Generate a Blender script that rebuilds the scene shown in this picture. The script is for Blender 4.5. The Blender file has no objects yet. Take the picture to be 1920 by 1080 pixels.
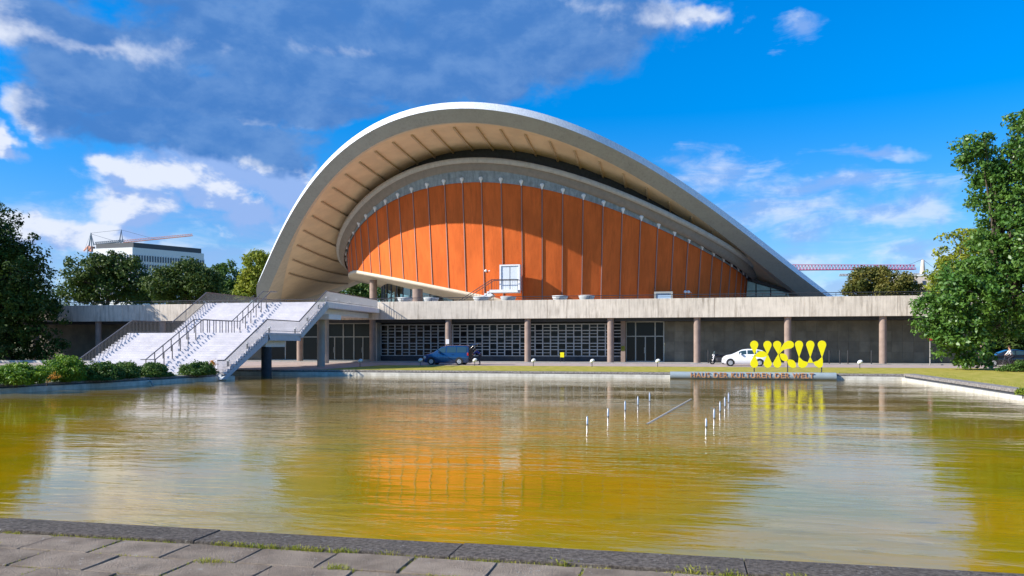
import bpy, math, random
import numpy as np
from mathutils import Vector, Matrix
random.seed(7); RNG = np.random.default_rng(7)
R = math.radians
scene = bpy.context.scene
COL = scene.collection

# ---------------------------------------------------------------- camera
FOC, YAW, CAMZ, HOR = 1500.0, R(12.3), 1.95, 645.0
cY, sY = math.cos(YAW), math.sin(YAW)
cam = bpy.data.objects.new('camera', bpy.data.cameras.new('camera'))
COL.objects.link(cam); scene.camera = cam
cam.location = (0, 0, CAMZ); cam.rotation_euler = (R(90), 0, YAW)
cam.data.lens = FOC / 1920 * 36; cam.data.sensor_width = 36
cam.data.shift_y = (HOR - 540) / 1920
cam.data.clip_start = 0.1; cam.data.clip_end = 6000

# ---------------------------------------------------------------- light
SUN_AZ, SUN_EL = R(63), R(31.5)        # light comes from the front left
to_sun = Vector((-math.sin(SUN_AZ) * math.cos(SUN_EL), -math.cos(SUN_AZ) * math.cos(SUN_EL), math.sin(SUN_EL)))
sun = bpy.data.objects.new('sun', bpy.data.lights.new('sun', 'SUN'))
COL.objects.link(sun)
sun.data.energy = 5.0; sun.data.angle = R(0.5); sun.data.color = (1.0, 0.95, 0.86)
sun.rotation_euler = to_sun.to_track_quat('Z', 'Y').to_euler()
scene.view_settings.view_transform = 'Standard'; scene.view_settings.look = 'None'
scene.view_settings.exposure = 0.62; scene.view_settings.gamma = 1.0
scene.view_settings.use_curve_mapping = False
try:
    scene.cycles.max_bounces = 8; scene.cycles.transparent_max_bounces = 12
except Exception: pass


def direction(u, v):
    r = (u - 960) / FOC; k = (HOR - v) / FOC
    return Vector((r * cY - sY, r * sY + cY, k))


class NT:
    """small node-tree builder"""
    def __init__(s, tree): s.t = tree; s.n = tree.nodes; s.l = tree.links
    def node(s, typ, **kw):
        n = s.n.new(typ)
        for k, v in kw.items(): setattr(n, k, v)
        return n
    def link(s, a, b): s.l.new(a, b)
    def setin(s, sock, v):
        if isinstance(v, bpy.types.NodeSocket): s.link(v, sock)
        else: sock.default_value = v
    def math(s, op, a, b=None, c=None, clamp=False):
        n = s.node('ShaderNodeMath', operation=op, use_clamp=clamp)
        s.setin(n.inputs[0], a)
        if b is not None: s.setin(n.inputs[1], b)
        if c is not None: s.setin(n.inputs[2], c)
        return n.outputs[0]
    def vmath(s, op, a, b=None, out=0):
        n = s.node('ShaderNodeVectorMath', operation=op)
        s.setin(n.inputs[0], a)
        if b is not None: s.setin(n.inputs[1], b)
        return n.outputs[out]
    def smooth(s, x, a, b, lo=0.0, hi=1.0):
        n = s.node('ShaderNodeMapRange', interpolation_type='SMOOTHSTEP')
        s.setin(n.inputs[0], x); s.setin(n.inputs[1], a); s.setin(n.inputs[2], b)
        s.setin(n.inputs[3], lo); s.setin(n.inputs[4], hi)
        return n.outputs[0]
    def noise(s, vec, scale, detail=4, rough=0.55, dist=0.0, out=0):
        n = s.node('ShaderNodeTexNoise')
        s.setin(n.inputs['Vector'], vec); n.inputs['Scale'].default_value = scale
        n.inputs['Detail'].default_value = detail; n.inputs['Roughness'].default_value = rough
        n.inputs['Distortion'].default_value = dist
        return n.outputs[out]
    def mix(s, f, a, b, typ='MIX'):
        n = s.node('ShaderNodeMix', data_type='RGBA', blend_type=typ)
        s.setin(n.inputs['Factor'], f); s.setin(n.inputs['A'], a); s.setin(n.inputs['B'], b)
        return n.outputs['Result']
    def mapping(s, vec, scale=(1, 1, 1), rot=(0, 0, 0), loc=(0, 0, 0)):
        n = s.node('ShaderNodeMapping')
        s.setin(n.inputs[0], vec); n.inputs['Scale'].default_value = scale
        n.inputs['Rotation'].default_value = rot; n.inputs['Location'].default_value = loc
        return n.outputs[0]


def rgba(c): return (c[0], c[1], c[2], 1.0)


# sky: Nishita plus clouds laid out by azimuth and elevation
world = bpy.data.worlds.new('World'); scene.world = world; world.use_nodes = True
wn = NT(world.node_tree); wn.n.clear()
sky = wn.node('ShaderNodeTexSky', sky_type='NISHITA')
sky.sun_disc = False; sky.sun_elevation = SUN_EL
sky.sun_rotation = math.atan2(to_sun.x, to_sun.y)
sky.air_density = 1.0; sky.dust_density = 0.0; sky.ozone_density = 4.0
hs = wn.node('ShaderNodeHueSaturation'); hs.inputs['Saturation'].default_value = 1.47; hs.inputs['Value'].default_value = 1.5
hs.inputs['Hue'].default_value = 0.505
wn.link(sky.outputs[0], hs.inputs['Color'])
tc = wn.node('ShaderNodeTexCoord')
dirn = wn.vmath('NORMALIZE', tc.outputs['Generated'])
sep = wn.node('ShaderNodeSeparateXYZ'); wn.link(dirn, sep.inputs[0])
azn = wn.math('ARCTAN2', sep.outputs[0], sep.outputs[1])
eln = wn.math('ARCSINE', sep.outputs[2])
cmb = wn.node('ShaderNodeCombineXYZ'); wn.link(azn, cmb.inputs[0]); wn.link(eln, cmb.inputs[1])
AE = cmb.outputs[0]
warpn = wn.noise(AE, 7.0, 5, 0.6, out=1)
warp = wn.vmath('MULTIPLY', wn.vmath('SUBTRACT', warpn, (0.5, 0.5, 0.5)), (0.16, 0.09, 0.0))
AEw = wn.vmath('ADD', AE, warp)


def azel(u, v):
    d = direction(u, v).normalized()
    return math.atan2(d.x, d.y), math.asin(d.z)


def blobs(lst, vec):
    cur = None
    for (u, v, ru, rv) in lst:
        a, e = azel(u, v); a2, _ = azel(u + 10, v); _, e2 = azel(u, v - 10)
        ra = ru * abs(a2 - a) / 10; re = rv * abs(e2 - e) / 10
        d = wn.vmath('MULTIPLY', wn.vmath('SUBTRACT', vec, (a, e, 0)), (1 / ra, 1 / re, 0))
        q = wn.math('SUBTRACT', 1.0, wn.vmath('LENGTH', d, out=1))
        cur = q if cur is None else wn.math('SMOOTH_MAX', cur, q, 0.25)
    return cur


dark_l = [(600, 90, 420, 120), (240, 120, 220, 105), (980, 60, 330, 115), (90, 40, 190, 70), (430, 185, 240, 50), (860, 150, 170, 50), (700, -40, 620, 80), (250, -70, 420, 90), (700, -130, 700, 100), (600, 200, 190, 40), (330, 190, 230, 40), (1150, 50, 190, 75)]
puff_l = [(290, 245, 150, 42), (395, 285, 150, 62), (225, 315, 52, 24), (260, 385, 110, 45), (400, 365, 75, 26), (120, 195, 70, 55),
          (500, 300, 90, 60), (350, 235, 230, 40), (330, 330, 150, 40), (470, 395, 70, 36), (555, 330, 55, 60), (0, 245, 38, 42), (60, 425, 150, 34), (180, 440, 120, 30),
          (680, 20, 110, 30), (1290, 35, 70, 34), (660, 185, 70, 30)]
thin_l = [(1330, 330, 130, 52), (1460, 400, 190, 36), (1270, 290, 80, 24), (1520, 445, 85, 50), (1730, 385, 70, 44), (1640, 287, 120, 15), (1650, 410, 130, 30),
          (1500, 50, 75, 32), (1560, 350, 250, 30), (1480, 490, 120, 26), (1700, 470, 180, 40), (330, 480, 380, 95), (60, 480, 220, 110), (480, 420, 160, 80), (1600, 540, 400, 40), (200, 560, 600, 50), (560, 470, 120, 60)]
fb = wn.noise(wn.vmath('MULTIPLY', AE, (1.0, 1.7, 1.0)), 9.0, 9, 0.62, 0.3)
fb2 = wn.noise(wn.mapping(AE, (0.8, 3.2, 1), (0, 0, R(-14))), 11.0, 8, 0.65, 0.6)
fb3 = wn.noise(wn.vmath('MULTIPLY', AE, (1.0, 1.5, 1.0)), 5.5, 6, 0.55, 0.2)
bd = blobs(dark_l, AEw); bp = blobs(puff_l, AEw); bt = blobs(thin_l, AEw)
fbc = wn.math('SUBTRACT', fb, 0.5); fb2c = wn.math('SUBTRACT', fb2, 0.5)
# clouds elsewhere in the sky: unseen broken cumulus thinned to darken the facade's shade
inview = wn.smooth(wn.vmath('LENGTH', wn.vmath('MULTIPLY', wn.vmath('SUBTRACT', AE, (-YAW, 0.18, 0)), (1 / 0.62, 1 / 0.30, 0)), out=1), 1.0, 1.25)
azw = wn.node('ShaderNodeCombineXYZ')
invz = wn.math('DIVIDE', 1.0, wn.math('ADD', wn.math('MAXIMUM', sep.outputs[2], 0.0), 0.18))
wn.link(wn.math('MULTIPLY', sep.outputs[0], invz), azw.inputs[0]); wn.link(wn.math('MULTIPLY', sep.outputs[1], invz), azw.inputs[1])
fbg = wn.noise(azw.outputs[0], 1.3, 8, 0.6, 0.2)
gen = wn.math('MULTIPLY', wn.smooth(fbg, 0.55, 0.70), inview)
dd = wn.smooth(wn.math('MULTIPLY_ADD', fbc, 1.3, bd), -0.12, 0.34)
dp = wn.smooth(wn.math('MULTIPLY_ADD', fbc, 2.0, bp), -0.30, 0.34, 0, 0.97)
dt = wn.smooth(wn.math('MULTIPLY_ADD', fb2c, 2.6, bt), -0.15, 1.05, 0, 0.64)
dens = wn.math('MAXIMUM', wn.math('MAXIMUM', dd, dp), wn.math('MAXIMUM', dt, gen))
# shading inside the clouds: thick cores are blue grey, thin edges bright
shifted = wn.vmath('ADD', AEw, (-0.022, 0.040, 0.0))
bds = blobs(dark_l, shifted); bps = blobs(puff_l, wn.vmath('ADD', AEw, (-0.014, 0.022, 0.0)))
AEl = wn.vmath('ADD', AE, (-0.010, 0.016, 0.0))
fbl = wn.noise(wn.vmath('MULTIPLY', AEl, (1.0, 1.7, 1.0)), 9.0, 9, 0.62, 0.3)
fb3l = wn.noise(wn.vmath('MULTIPLY', AEl, (1.0, 1.5, 1.0)), 5.5, 6, 0.55, 0.2)
relief = wn.math('ADD', wn.math('MULTIPLY', wn.math('SUBTRACT', fb, fbl), 1.6), wn.math('MULTIPLY', wn.math('SUBTRACT', fb3, fb3l), 2.6))
core = wn.smooth(wn.math('SUBTRACT', wn.math('MULTIPLY_ADD', fbc, 0.8, bds), wn.math('MULTIPLY', relief, 0.45)), -0.16, 0.34)
puffc = wn.smooth(wn.math('SUBTRACT', wn.math('MULTIPLY_ADD', fbc, 0.8, wn.math('MAXIMUM', bps, wn.math('MULTIPLY', bt, 0.45))), wn.math('MULTIPLY', relief, 2.0)), -0.14, 0.55)
bright = (0.53, 0.57, 0.66, 1); greyb = (0.17, 0.29, 0.57, 1); darkc = (0.045, 0.145, 0.385, 1)
ccol = wn.mix(wn.math('MULTIPLY', puffc, 0.9), bright, greyb)
ccol = wn.mix(core, ccol, wn.mix(wn.smooth(wn.math('ADD', relief, 0.0), -0.30, 0.45), darkc, (0.095, 0.205, 0.44, 1)))
skyc = wn.vmath('MULTIPLY', hs.outputs[0], wn.mix(wn.smooth(eln, -0.02, 0.42), (0.052, 0.053, 0.062, 1), (0.095, 0.093, 0.096, 1)))
final = wn.mix(dens, skyc, ccol)
lp_bg = wn.node('ShaderNodeBackground'); wn.link(final, lp_bg.inputs[0]); lp_bg.inputs[1].default_value = 1.0
wo = wn.node('ShaderNodeOutputWorld'); wn.link(lp_bg.outputs[0], wo.inputs[0])
WORLD_BG = lp_bg

# ---------------------------------------------------------------- materials
MATS = {}


def material(name, color, rough=0.8, metallic=0.0, var=0.0, vscale=3.0, stretch=(1, 1, 1), color2=None, bump=0.0, bscale=None, spec=0.4,
             streak=0.0, streakcol=(0.1, 0.09, 0.08), transl=0.0, coat=0.0, spots=0.0, rand=0.0):
    m = bpy.data.materials.new(name); m.use_nodes = True
    t = NT(m.node_tree); t.n.clear()
    out = t.node('ShaderNodeOutputMaterial'); b = t.node('ShaderNodeBsdfPrincipled')
    b.inputs['Roughness'].default_value = rough; b.inputs['Metallic'].default_value = metallic
    b.inputs['Specular IOR Level'].default_value = spec
    if coat: b.inputs['Coat Weight'].default_value = coat; b.inputs['Coat Roughness'].default_value = 0.05
    geo = t.node('ShaderNodeNewGeometry'); pos = geo.outputs['Position']
    col = rgba(color)
    if var > 0 or color2 is not None:
        nz = t.noise(t.mapping(pos, stretch), vscale, 6, 0.6)
        c2 = color2 if color2 is not None else tuple(x * (1 - var) for x in color)
        c1 = color if color2 is not None else tuple(min(1, x * (1 + var * 0.6)) for x in color)
        col = t.mix(t.smooth(nz, 0.32, 0.68), rgba(c1), rgba(c2))
    if streak > 0:
        n1 = t.noise(t.mapping(pos, (2.2, 2.2, 0.22)), 1.6, 7, 0.7)
        n2 = t.noise(t.mapping(pos, (0.5, 0.5, 0.12)), 1.1, 3, 0.5)
        f = t.math('MULTIPLY', t.smooth(n1, 0.42, 0.72), t.smooth(n2, 0.3, 0.65, 0.4, 1.0))
        col = t.mix(t.math('MULTIPLY', f, streak), col, rgba(streakcol))
    if rand > 0:
        oi = t.node('ShaderNodeObjectInfo')
        k_ = t.math('MULTIPLY_ADD', oi.outputs['Random'], rand * 2, 1 - rand)
        kc = t.node('ShaderNodeCombineXYZ')
        for q_ in range(3): t.link(k_, kc.inputs[q_])
        col = t.vmath('MULTIPLY', col, kc.outputs[0])
    if spots > 0:
        s1 = t.noise(pos, 14.0, 5, 0.7); s2 = t.noise(pos, 1.7, 3, 0.5); s3 = t.noise(pos, 90.0, 2, 0.6)
        col = t.mix(t.math('MULTIPLY', t.smooth(s1, 0.60, 0.68), t.math('MULTIPLY', t.smooth(s2, 0.42, 0.6), spots)), col, (0.40, 0.38, 0.34, 1))
        col = t.mix(t.math('MULTIPLY', t.smooth(s3, 0.5, 0.75), 0.35), col, (0.30, 0.27, 0.25, 1))
        col = t.mix(t.math('MULTIPLY', t.smooth(t.noise(t.mapping(pos, (1, 1, 1), (0, 0, 0), (7, 3, 0)), 0.9, 5, 0.6), 0.5, 0.7), 0.5), col, (0.05, 0.045, 0.04, 1))
    t.setin(b.inputs['Base Color'], col)
    if bump > 0:
        bp_ = t.node('ShaderNodeBump'); bp_.inputs['Strength'].default_value = bump; bp_.inputs['Distance'].default_value = 0.05
        t.link(t.noise(pos, bscale or vscale * 4, 6, 0.65), bp_.inputs['Height']); t.link(bp_.outputs[0], b.inputs['Normal'])
    sh = b.outputs[0]
    if transl > 0:
        tr = t.node('ShaderNodeBsdfTranslucent'); t.setin(tr.inputs[0], col)
        mx = t.node('ShaderNodeMixShader'); mx.inputs[0].default_value = transl
        t.link(b.outputs[0], mx.inputs[1]); t.link(tr.outputs[0], mx.inputs[2]); sh = mx.outputs[0]
    t.link(sh, out.inputs[0])
    MATS[name] = m
    return m


M = dict(
    stucco=material('orange_stucco', (0.70, 0.145, 0.030), 0.9, var=0.16, vscale=0.5, stretch=(1, 1, 0.35), bump=0.35, bscale=9, spec=0.15, streak=0.45, streakcol=(0.34, 0.065, 0.018), rand=0.07),
    seam=material('dark_joint', (0.10, 0.035, 0.02), 0.9),
    pinkmetal=material('painted_mullion', (0.42, 0.23, 0.18), 0.6),
    whitecone=material('white_cap', (0.8, 0.8, 0.78), 0.5),
    roofwhite=material('white_roof_edge', (0.78, 0.79, 0.80), 0.5, var=0.12, vscale=2.5, stretch=(3, 3, .5), streak=0.25, streakcol=(0.45, 0.46, 0.47)),
    fascia=material('fascia_concrete', (0.36, 0.36, 0.32), 0.85, var=0.05, vscale=0.6, bump=0.08, bscale=6, streak=0.55, streakcol=(0.22, 0.22, 0.20), rand=0.0),
    soffit=material('roof_soffit_plaster', (0.80, 0.60, 0.38), 0.9, var=0.10, vscale=0.35, bump=0.08, bscale=5),
    rib=material('soffit_rib_plaster', (0.55, 0.41, 0.26), 0.9),
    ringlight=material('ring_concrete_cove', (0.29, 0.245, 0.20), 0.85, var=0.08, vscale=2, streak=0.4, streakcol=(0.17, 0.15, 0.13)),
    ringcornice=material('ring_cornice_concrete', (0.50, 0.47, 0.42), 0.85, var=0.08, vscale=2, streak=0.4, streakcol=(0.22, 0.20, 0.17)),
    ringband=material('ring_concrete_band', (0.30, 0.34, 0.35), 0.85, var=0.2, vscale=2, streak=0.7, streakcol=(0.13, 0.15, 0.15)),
    parapet=material('parapet_concrete', (0.67, 0.585, 0.48), 0.9, var=0.10, vscale=1.0, bump=0.2, bscale=7, streak=0.85, streakcol=(0.24, 0.19, 0.14), rand=0.05),
    concrete=material('grey_concrete', (0.36, 0.34, 0.31), 0.9, var=0.15, vscale=1.0, bump=0.15, streak=0.4, streakcol=(0.18, 0.16, 0.14)),
    column=material('column_concrete', (0.31, 0.225, 0.18), 0.85, var=0.15, vscale=1.5, streak=0.4, streakcol=(0.25, 0.19, 0.16)),
    whitepaint=material('white_paint', (0.78, 0.77, 0.76), 0.6, var=0.05, vscale=2),
    ledge=material('worn_white_ledge', (0.68, 0.65, 0.57), 0.8, color2=(0.52, 0.49, 0.42), vscale=2.5, streak=0.5, streakcol=(0.25, 0.23, 0.17)),
    stairstone=material('pale_stair_stone', (0.61, 0.575, 0.59), 0.75, var=0.10, vscale=1.3, streak=0.2, streakcol=(0.42, 0.39, 0.38), rand=0.04),
    stringer=material('stair_stringer_paint', (0.50, 0.53, 0.57), 0.7, var=0.06),
    beige=material('beige_underside', (0.66, 0.56, 0.42), 0.9, var=0.08, vscale=1),
    darkmetal=material('dark_metal', (0.055, 0.055, 0.065), 0.45, metallic=0.5),
    railmetal=material('rail_metal', (0.13, 0.12, 0.12), 0.45, metallic=0.4),
    baluster=material('baluster_metal', (0.30, 0.29, 0.29), 0.5, metallic=0.3),
    lattice=material('lattice_concrete', (0.50, 0.50, 0.50), 0.8, var=0.1),
    darkglass=material('dark_glass', (0.006, 0.008, 0.011), 0.22, spec=0.25),
    blueglass=material('teal_glass', (0.30, 0.52, 0.55), 0.1, spec=0.7, var=0.25, vscale=0.6),
    darkwall=material('dark_plinth_and_gap_shade', (0.05, 0.055, 0.065), 0.8, var=0.2),
    stonepanel=material('stone_panel', (0.175, 0.155, 0.115), 0.7, var=0.25, vscale=0.7, streak=0.3, streakcol=(0.10, 0.12, 0.11), rand=0.16),
    stonejoint=material('stone_joint', (0.08, 0.08, 0.08), 0.9),
    frame=material('door_frame_metal', (0.36, 0.36, 0.33), 0.5, metallic=0.2),
    grass=material('lawn_grass', (0.27, 0.26, 0.030), 0.95, color2=(0.46, 0.37, 0.09), vscale=1.4, bump=0.5, bscale=14, spec=0.1),
    soil=material('ground_soil', (0.15, 0.15, 0.06), 0.95, color2=(0.10, 0.12, 0.04), vscale=0.15, bump=0.3),
    road=material('pink_paving', (0.42, 0.33, 0.29), 0.9, var=0.14, vscale=0.9, bump=0.15),
    coping=material('coping_stone', (0.16, 0.14, 0.13), 0.95, color2=(0.34, 0.31, 0.28), vscale=7, bump=0.9, bscale=22),
    copingnear=material('near_coping_stone', (0.075, 0.060, 0.048), 0.95, color2=(0.22, 0.185, 0.15), vscale=22, bump=1.0, bscale=60, spec=0.3, spots=1.0, rand=0.12),
    slab=material('paving_slab_stone', (0.22, 0.17, 0.125), 0.9, color2=(0.34, 0.27, 0.20), vscale=3.0, bump=0.7, bscale=55, spec=0.12, spots=0.9, rand=0.14),
    joint=material('joint_soil', (0.09, 0.08, 0.055), 1.0, color2=(0.30, 0.26, 0.19), vscale=9),
    weed=material('weed_leaf', (0.26, 0.30, 0.03), 0.8, color2=(0.42, 0.38, 0.07), vscale=5, transl=0.35, spec=0.2),
    yellow=material('yellow_paint', (0.80, 0.70, 0.0), 0.5),
    pipe=material('grey_pipe_paint', (0.27, 0.32, 0.34), 0.45, var=0.06),
    rustletter=material('rust_lettering', (0.50, 0.24, 0.10), 0.6, var=0.25, vscale=9),
    vanblue=material('van_blue_paint', (0.008, 0.045, 0.13), 0.25, metallic=0.2, coat=1.0),
    carwhite=material('car_white_paint', (0.80, 0.80, 0.80), 0.25, coat=1.0),
    carblack=material('car_black_paint', (0.012, 0.014, 0.018), 0.2, coat=1.0),
    carglass=material('car_glass', (0.03, 0.06, 0.07), 0.04, spec=0.9),
    tyre=material('tyre_rubber', (0.018, 0.018, 0.018), 0.85),
    rimmetal=material('wheel_rim', (0.55, 0.55, 0.55), 0.35, metallic=0.5),
    lamp=material('lamp_lens', (0.75, 0.72, 0.68), 0.2),
    redlens=material('red_lens', (0.45, 0.02, 0.02), 0.3),
    plastic=material('black_plastic', (0.02, 0.02, 0.022), 0.6),
    bark=material('bark', (0.11, 0.085, 0.06), 0.95, var=0.35, vscale=5, bump=0.6),
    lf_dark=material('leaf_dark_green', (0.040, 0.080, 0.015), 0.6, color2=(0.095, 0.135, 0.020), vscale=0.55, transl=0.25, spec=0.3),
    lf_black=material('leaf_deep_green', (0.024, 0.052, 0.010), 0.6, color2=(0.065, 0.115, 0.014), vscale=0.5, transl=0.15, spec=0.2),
    lf_mid=material('leaf_mid_green', (0.050, 0.115, 0.018), 0.55, color2=(0.12, 0.20, 0.028), vscale=0.6, transl=0.3, spec=0.35),
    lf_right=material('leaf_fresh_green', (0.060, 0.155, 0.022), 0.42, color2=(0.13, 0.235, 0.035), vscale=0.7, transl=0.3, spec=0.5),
    lf_yellow=material('leaf_yellow_green', (0.18, 0.24, 0.02), 0.6, color2=(0.32, 0.33, 0.03), vscale=0.5, transl=0.35, spec=0.3),
    lf_olive=material('leaf_olive', (0.09, 0.105, 0.018), 0.6, color2=(0.20, 0.17, 0.03), vscale=0.35, transl=0.3, spec=0.3),
    lf_bush=material('leaf_bush', (0.085, 0.19, 0.012), 0.55, color2=(0.22, 0.34, 0.02), vscale=1.6, transl=0.3, spec=0.35),
    lf_orange=material('leaf_orange', (0.65, 0.26, 0.03), 0.7, color2=(0.70, 0.40, 0.05), vscale=3, transl=0.3),
    office=material('office_concrete', (0.78, 0.77, 0.74), 0.8, var=0.05),
    officewin=material('office_window_glass', (0.035, 0.05, 0.085), 0.2, spec=0.6),
    officeroof=material('office_roof_cladding', (0.085, 0.088, 0.095), 0.7),
    craneblue=material('crane_blue_grey', (0.10, 0.16, 0.22), 0.6),
    cranered=material('crane_orange_red', (0.70, 0.28, 0.16), 0.6),
    cranepink=material('crane_pink_red', (0.55, 0.05, 0.16), 0.6),
    cranegrey=material('crane_grey', (0.45, 0.42, 0.42), 0.7),
    tan=material('tan_render', (0.60, 0.50, 0.42), 0.85, var=0.05),
    skin=material('skin', (0.50, 0.28, 0.19), 0.6), hair=material('hair', (0.05, 0.03, 0.02), 0.8),
    whitecloth=material('white_cloth', (0.75, 0.75, 0.76), 0.9), bluecloth=material('blue_cloth', (0.015, 0.03, 0.20), 0.9),
    darkcloth=material('dark_cloth', (0.03, 0.03, 0.045), 0.9),
    chrome=material('brushed_steel', (0.60, 0.58, 0.58), 0.3, metallic=0.8),
    wood=material('weathered_wood', (0.42, 0.38, 0.32), 0.9, var=0.2),
    doorwhite=material('door_white', (0.62, 0.66, 0.70), 0.6), doorblue=material('door_pale_blue', (0.35, 0.48, 0.62), 0.6),
    planter=material('planter_concrete', (0.74, 0.76, 0.74), 0.7, var=0.08, vscale=3),
    signred=material('sign_red', (0.50, 0.03, 0.03), 0.5),
)


def glass_mat():
    m = bpy.data.materials.new('clear_foyer_glass'); m.use_nodes = True
    t = NT(m.node_tree); t.n.clear(); out = t.node('ShaderNodeOutputMaterial')
    tr = t.node('ShaderNodeBsdfTransparent'); tr.inputs[0].default_value = (0.45, 0.55, 0.55, 1)
    gl = t.node('ShaderNodeBsdfGlossy'); gl.inputs['Roughness'].default_value = 0.02; gl.inputs[0].default_value = (0.9, 0.95, 1, 1)
    fr = t.node('ShaderNodeFresnel'); fr.inputs[0].default_value = 1.5
    mx = t.node('ShaderNodeMixShader'); t.link(t.math('ADD', fr.outputs[0], 0.08), mx.inputs[0])
    t.link(tr.outputs[0], mx.inputs[1]); t.link(gl.outputs[0], mx.inputs[2]); t.link(mx.outputs[0], out.inputs[0])
    return m


M['clearglass'] = glass_mat()


def water_mat():
    m = bpy.data.materials.new('pond_water'); m.use_nodes = True
    t = NT(m.node_tree); t.n.clear(); out = t.node('ShaderNodeOutputMaterial'); b = t.node('ShaderNodeBsdfPrincipled')
    geo = t.node('ShaderNodeNewGeometry'); pos = geo.outputs['Position']
    n1 = t.noise(pos, 0.22, 5, 0.6); n2 = t.noise(t.mapping(pos, (0.8, 1.6, 1)), 2.2, 6, 0.65)
    col = t.mix(t.smooth(n1, 0.35, 0.65), (0.40, 0.235, 0.001, 1), (0.26, 0.21, 0.001, 1))
    col = t.mix(t.math('MULTIPLY', t.smooth(n2, 0.5, 0.75), 0.45), col, (0.15, 0.11, 0.003, 1))
    sp_ = t.node('ShaderNodeSeparateXYZ'); t.link(pos, sp_.inputs[0])
    far_brown = t.smooth(t.math('MULTIPLY_ADD', t.math('SUBTRACT', t.noise(pos, 0.12, 4, 0.6), 0.5), 26.0, sp_.outputs[1]), 17.0, 34.0, 0.0, 0.75)   # base colour turns browner towards the far side
    col = t.mix(far_brown, col, (0.19, 0.125, 0.030, 1))
    t.setin(b.inputs['Base Color'], col)
    b.inputs['Roughness'].default_value = 0.02; b.inputs['IOR'].default_value = 1.38
    # ripples: stretched along the wave crests
    w0 = t.noise(t.mapping(pos, (0.35, 1.0, 1), (0, 0, R(5))), 0.9, 2, 0.5, 0.5)
    w1 = t.noise(t.mapping(pos, (0.7, 2.4, 1), (0, 0, R(10))), 1.15, 4, 0.5, 0.7)
    w2 = t.noise(t.mapping(pos, (0.8, 2.8, 1), (0, 0, R(-14))), 4.6, 3, 0.55, 0.6)
    gust = t.smooth(t.noise(t.mapping(pos, (0.5, 1.4, 1), (0, 0, R(20))), 0.10, 4, 0.55), 0.38, 0.64, 0.35, 1.7)
    h = t.math('ADD', t.math('MULTIPLY', w0, 0.9), t.math('ADD', t.math('MULTIPLY', w1, 1.45), t.math('MULTIPLY', w2, 0.13)))
    h = t.math('MULTIPLY', h, gust)
    bp_ = t.node('ShaderNodeBump'); bp_.inputs['Strength'].default_value = 1.0; bp_.inputs['Distance'].default_value = 0.011
    t.link(h, bp_.inputs['Height']); t.link(bp_.outputs[0], b.inputs['Normal'])
    t.link(b.outputs[0], out.inputs[0])
    return m


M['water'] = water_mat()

# ---------------------------------------------------------------- object helpers
ORG = {}


def world_at(u, v, d):
    """world point that lies d metres ahead of the viewpoint in the direction of a picture point"""
    r = (u - 960) / FOC * d
    return Vector((r * cY - d * sY, r * sY + d * cY, CAMZ + (HOR - v) / FOC * d))


def on_z(u, v, z=0.0):
    return world_at(u, v, (z - CAMZ) * FOC / (HOR - v))


def tag(o, label=None, cat=None, group=None, kind=None):
    if label: o['label'] = label
    if cat: o['category'] = cat
    if group: o['group'] = group
    if kind: o['kind'] = kind
    return o


def thing(name, label, cat, loc=(0, 0, 0), rz=0.0, group=None):
    o = bpy.data.objects.new(name, None); COL.objects.link(o)
    o.location = loc; o.rotation_euler = (0, 0, rz); o.empty_display_size = 0.3
    ORG[o] = Vector(loc) if rz == 0 else Vector((0, 0, 0))
    return tag(o, label, cat, group)


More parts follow.
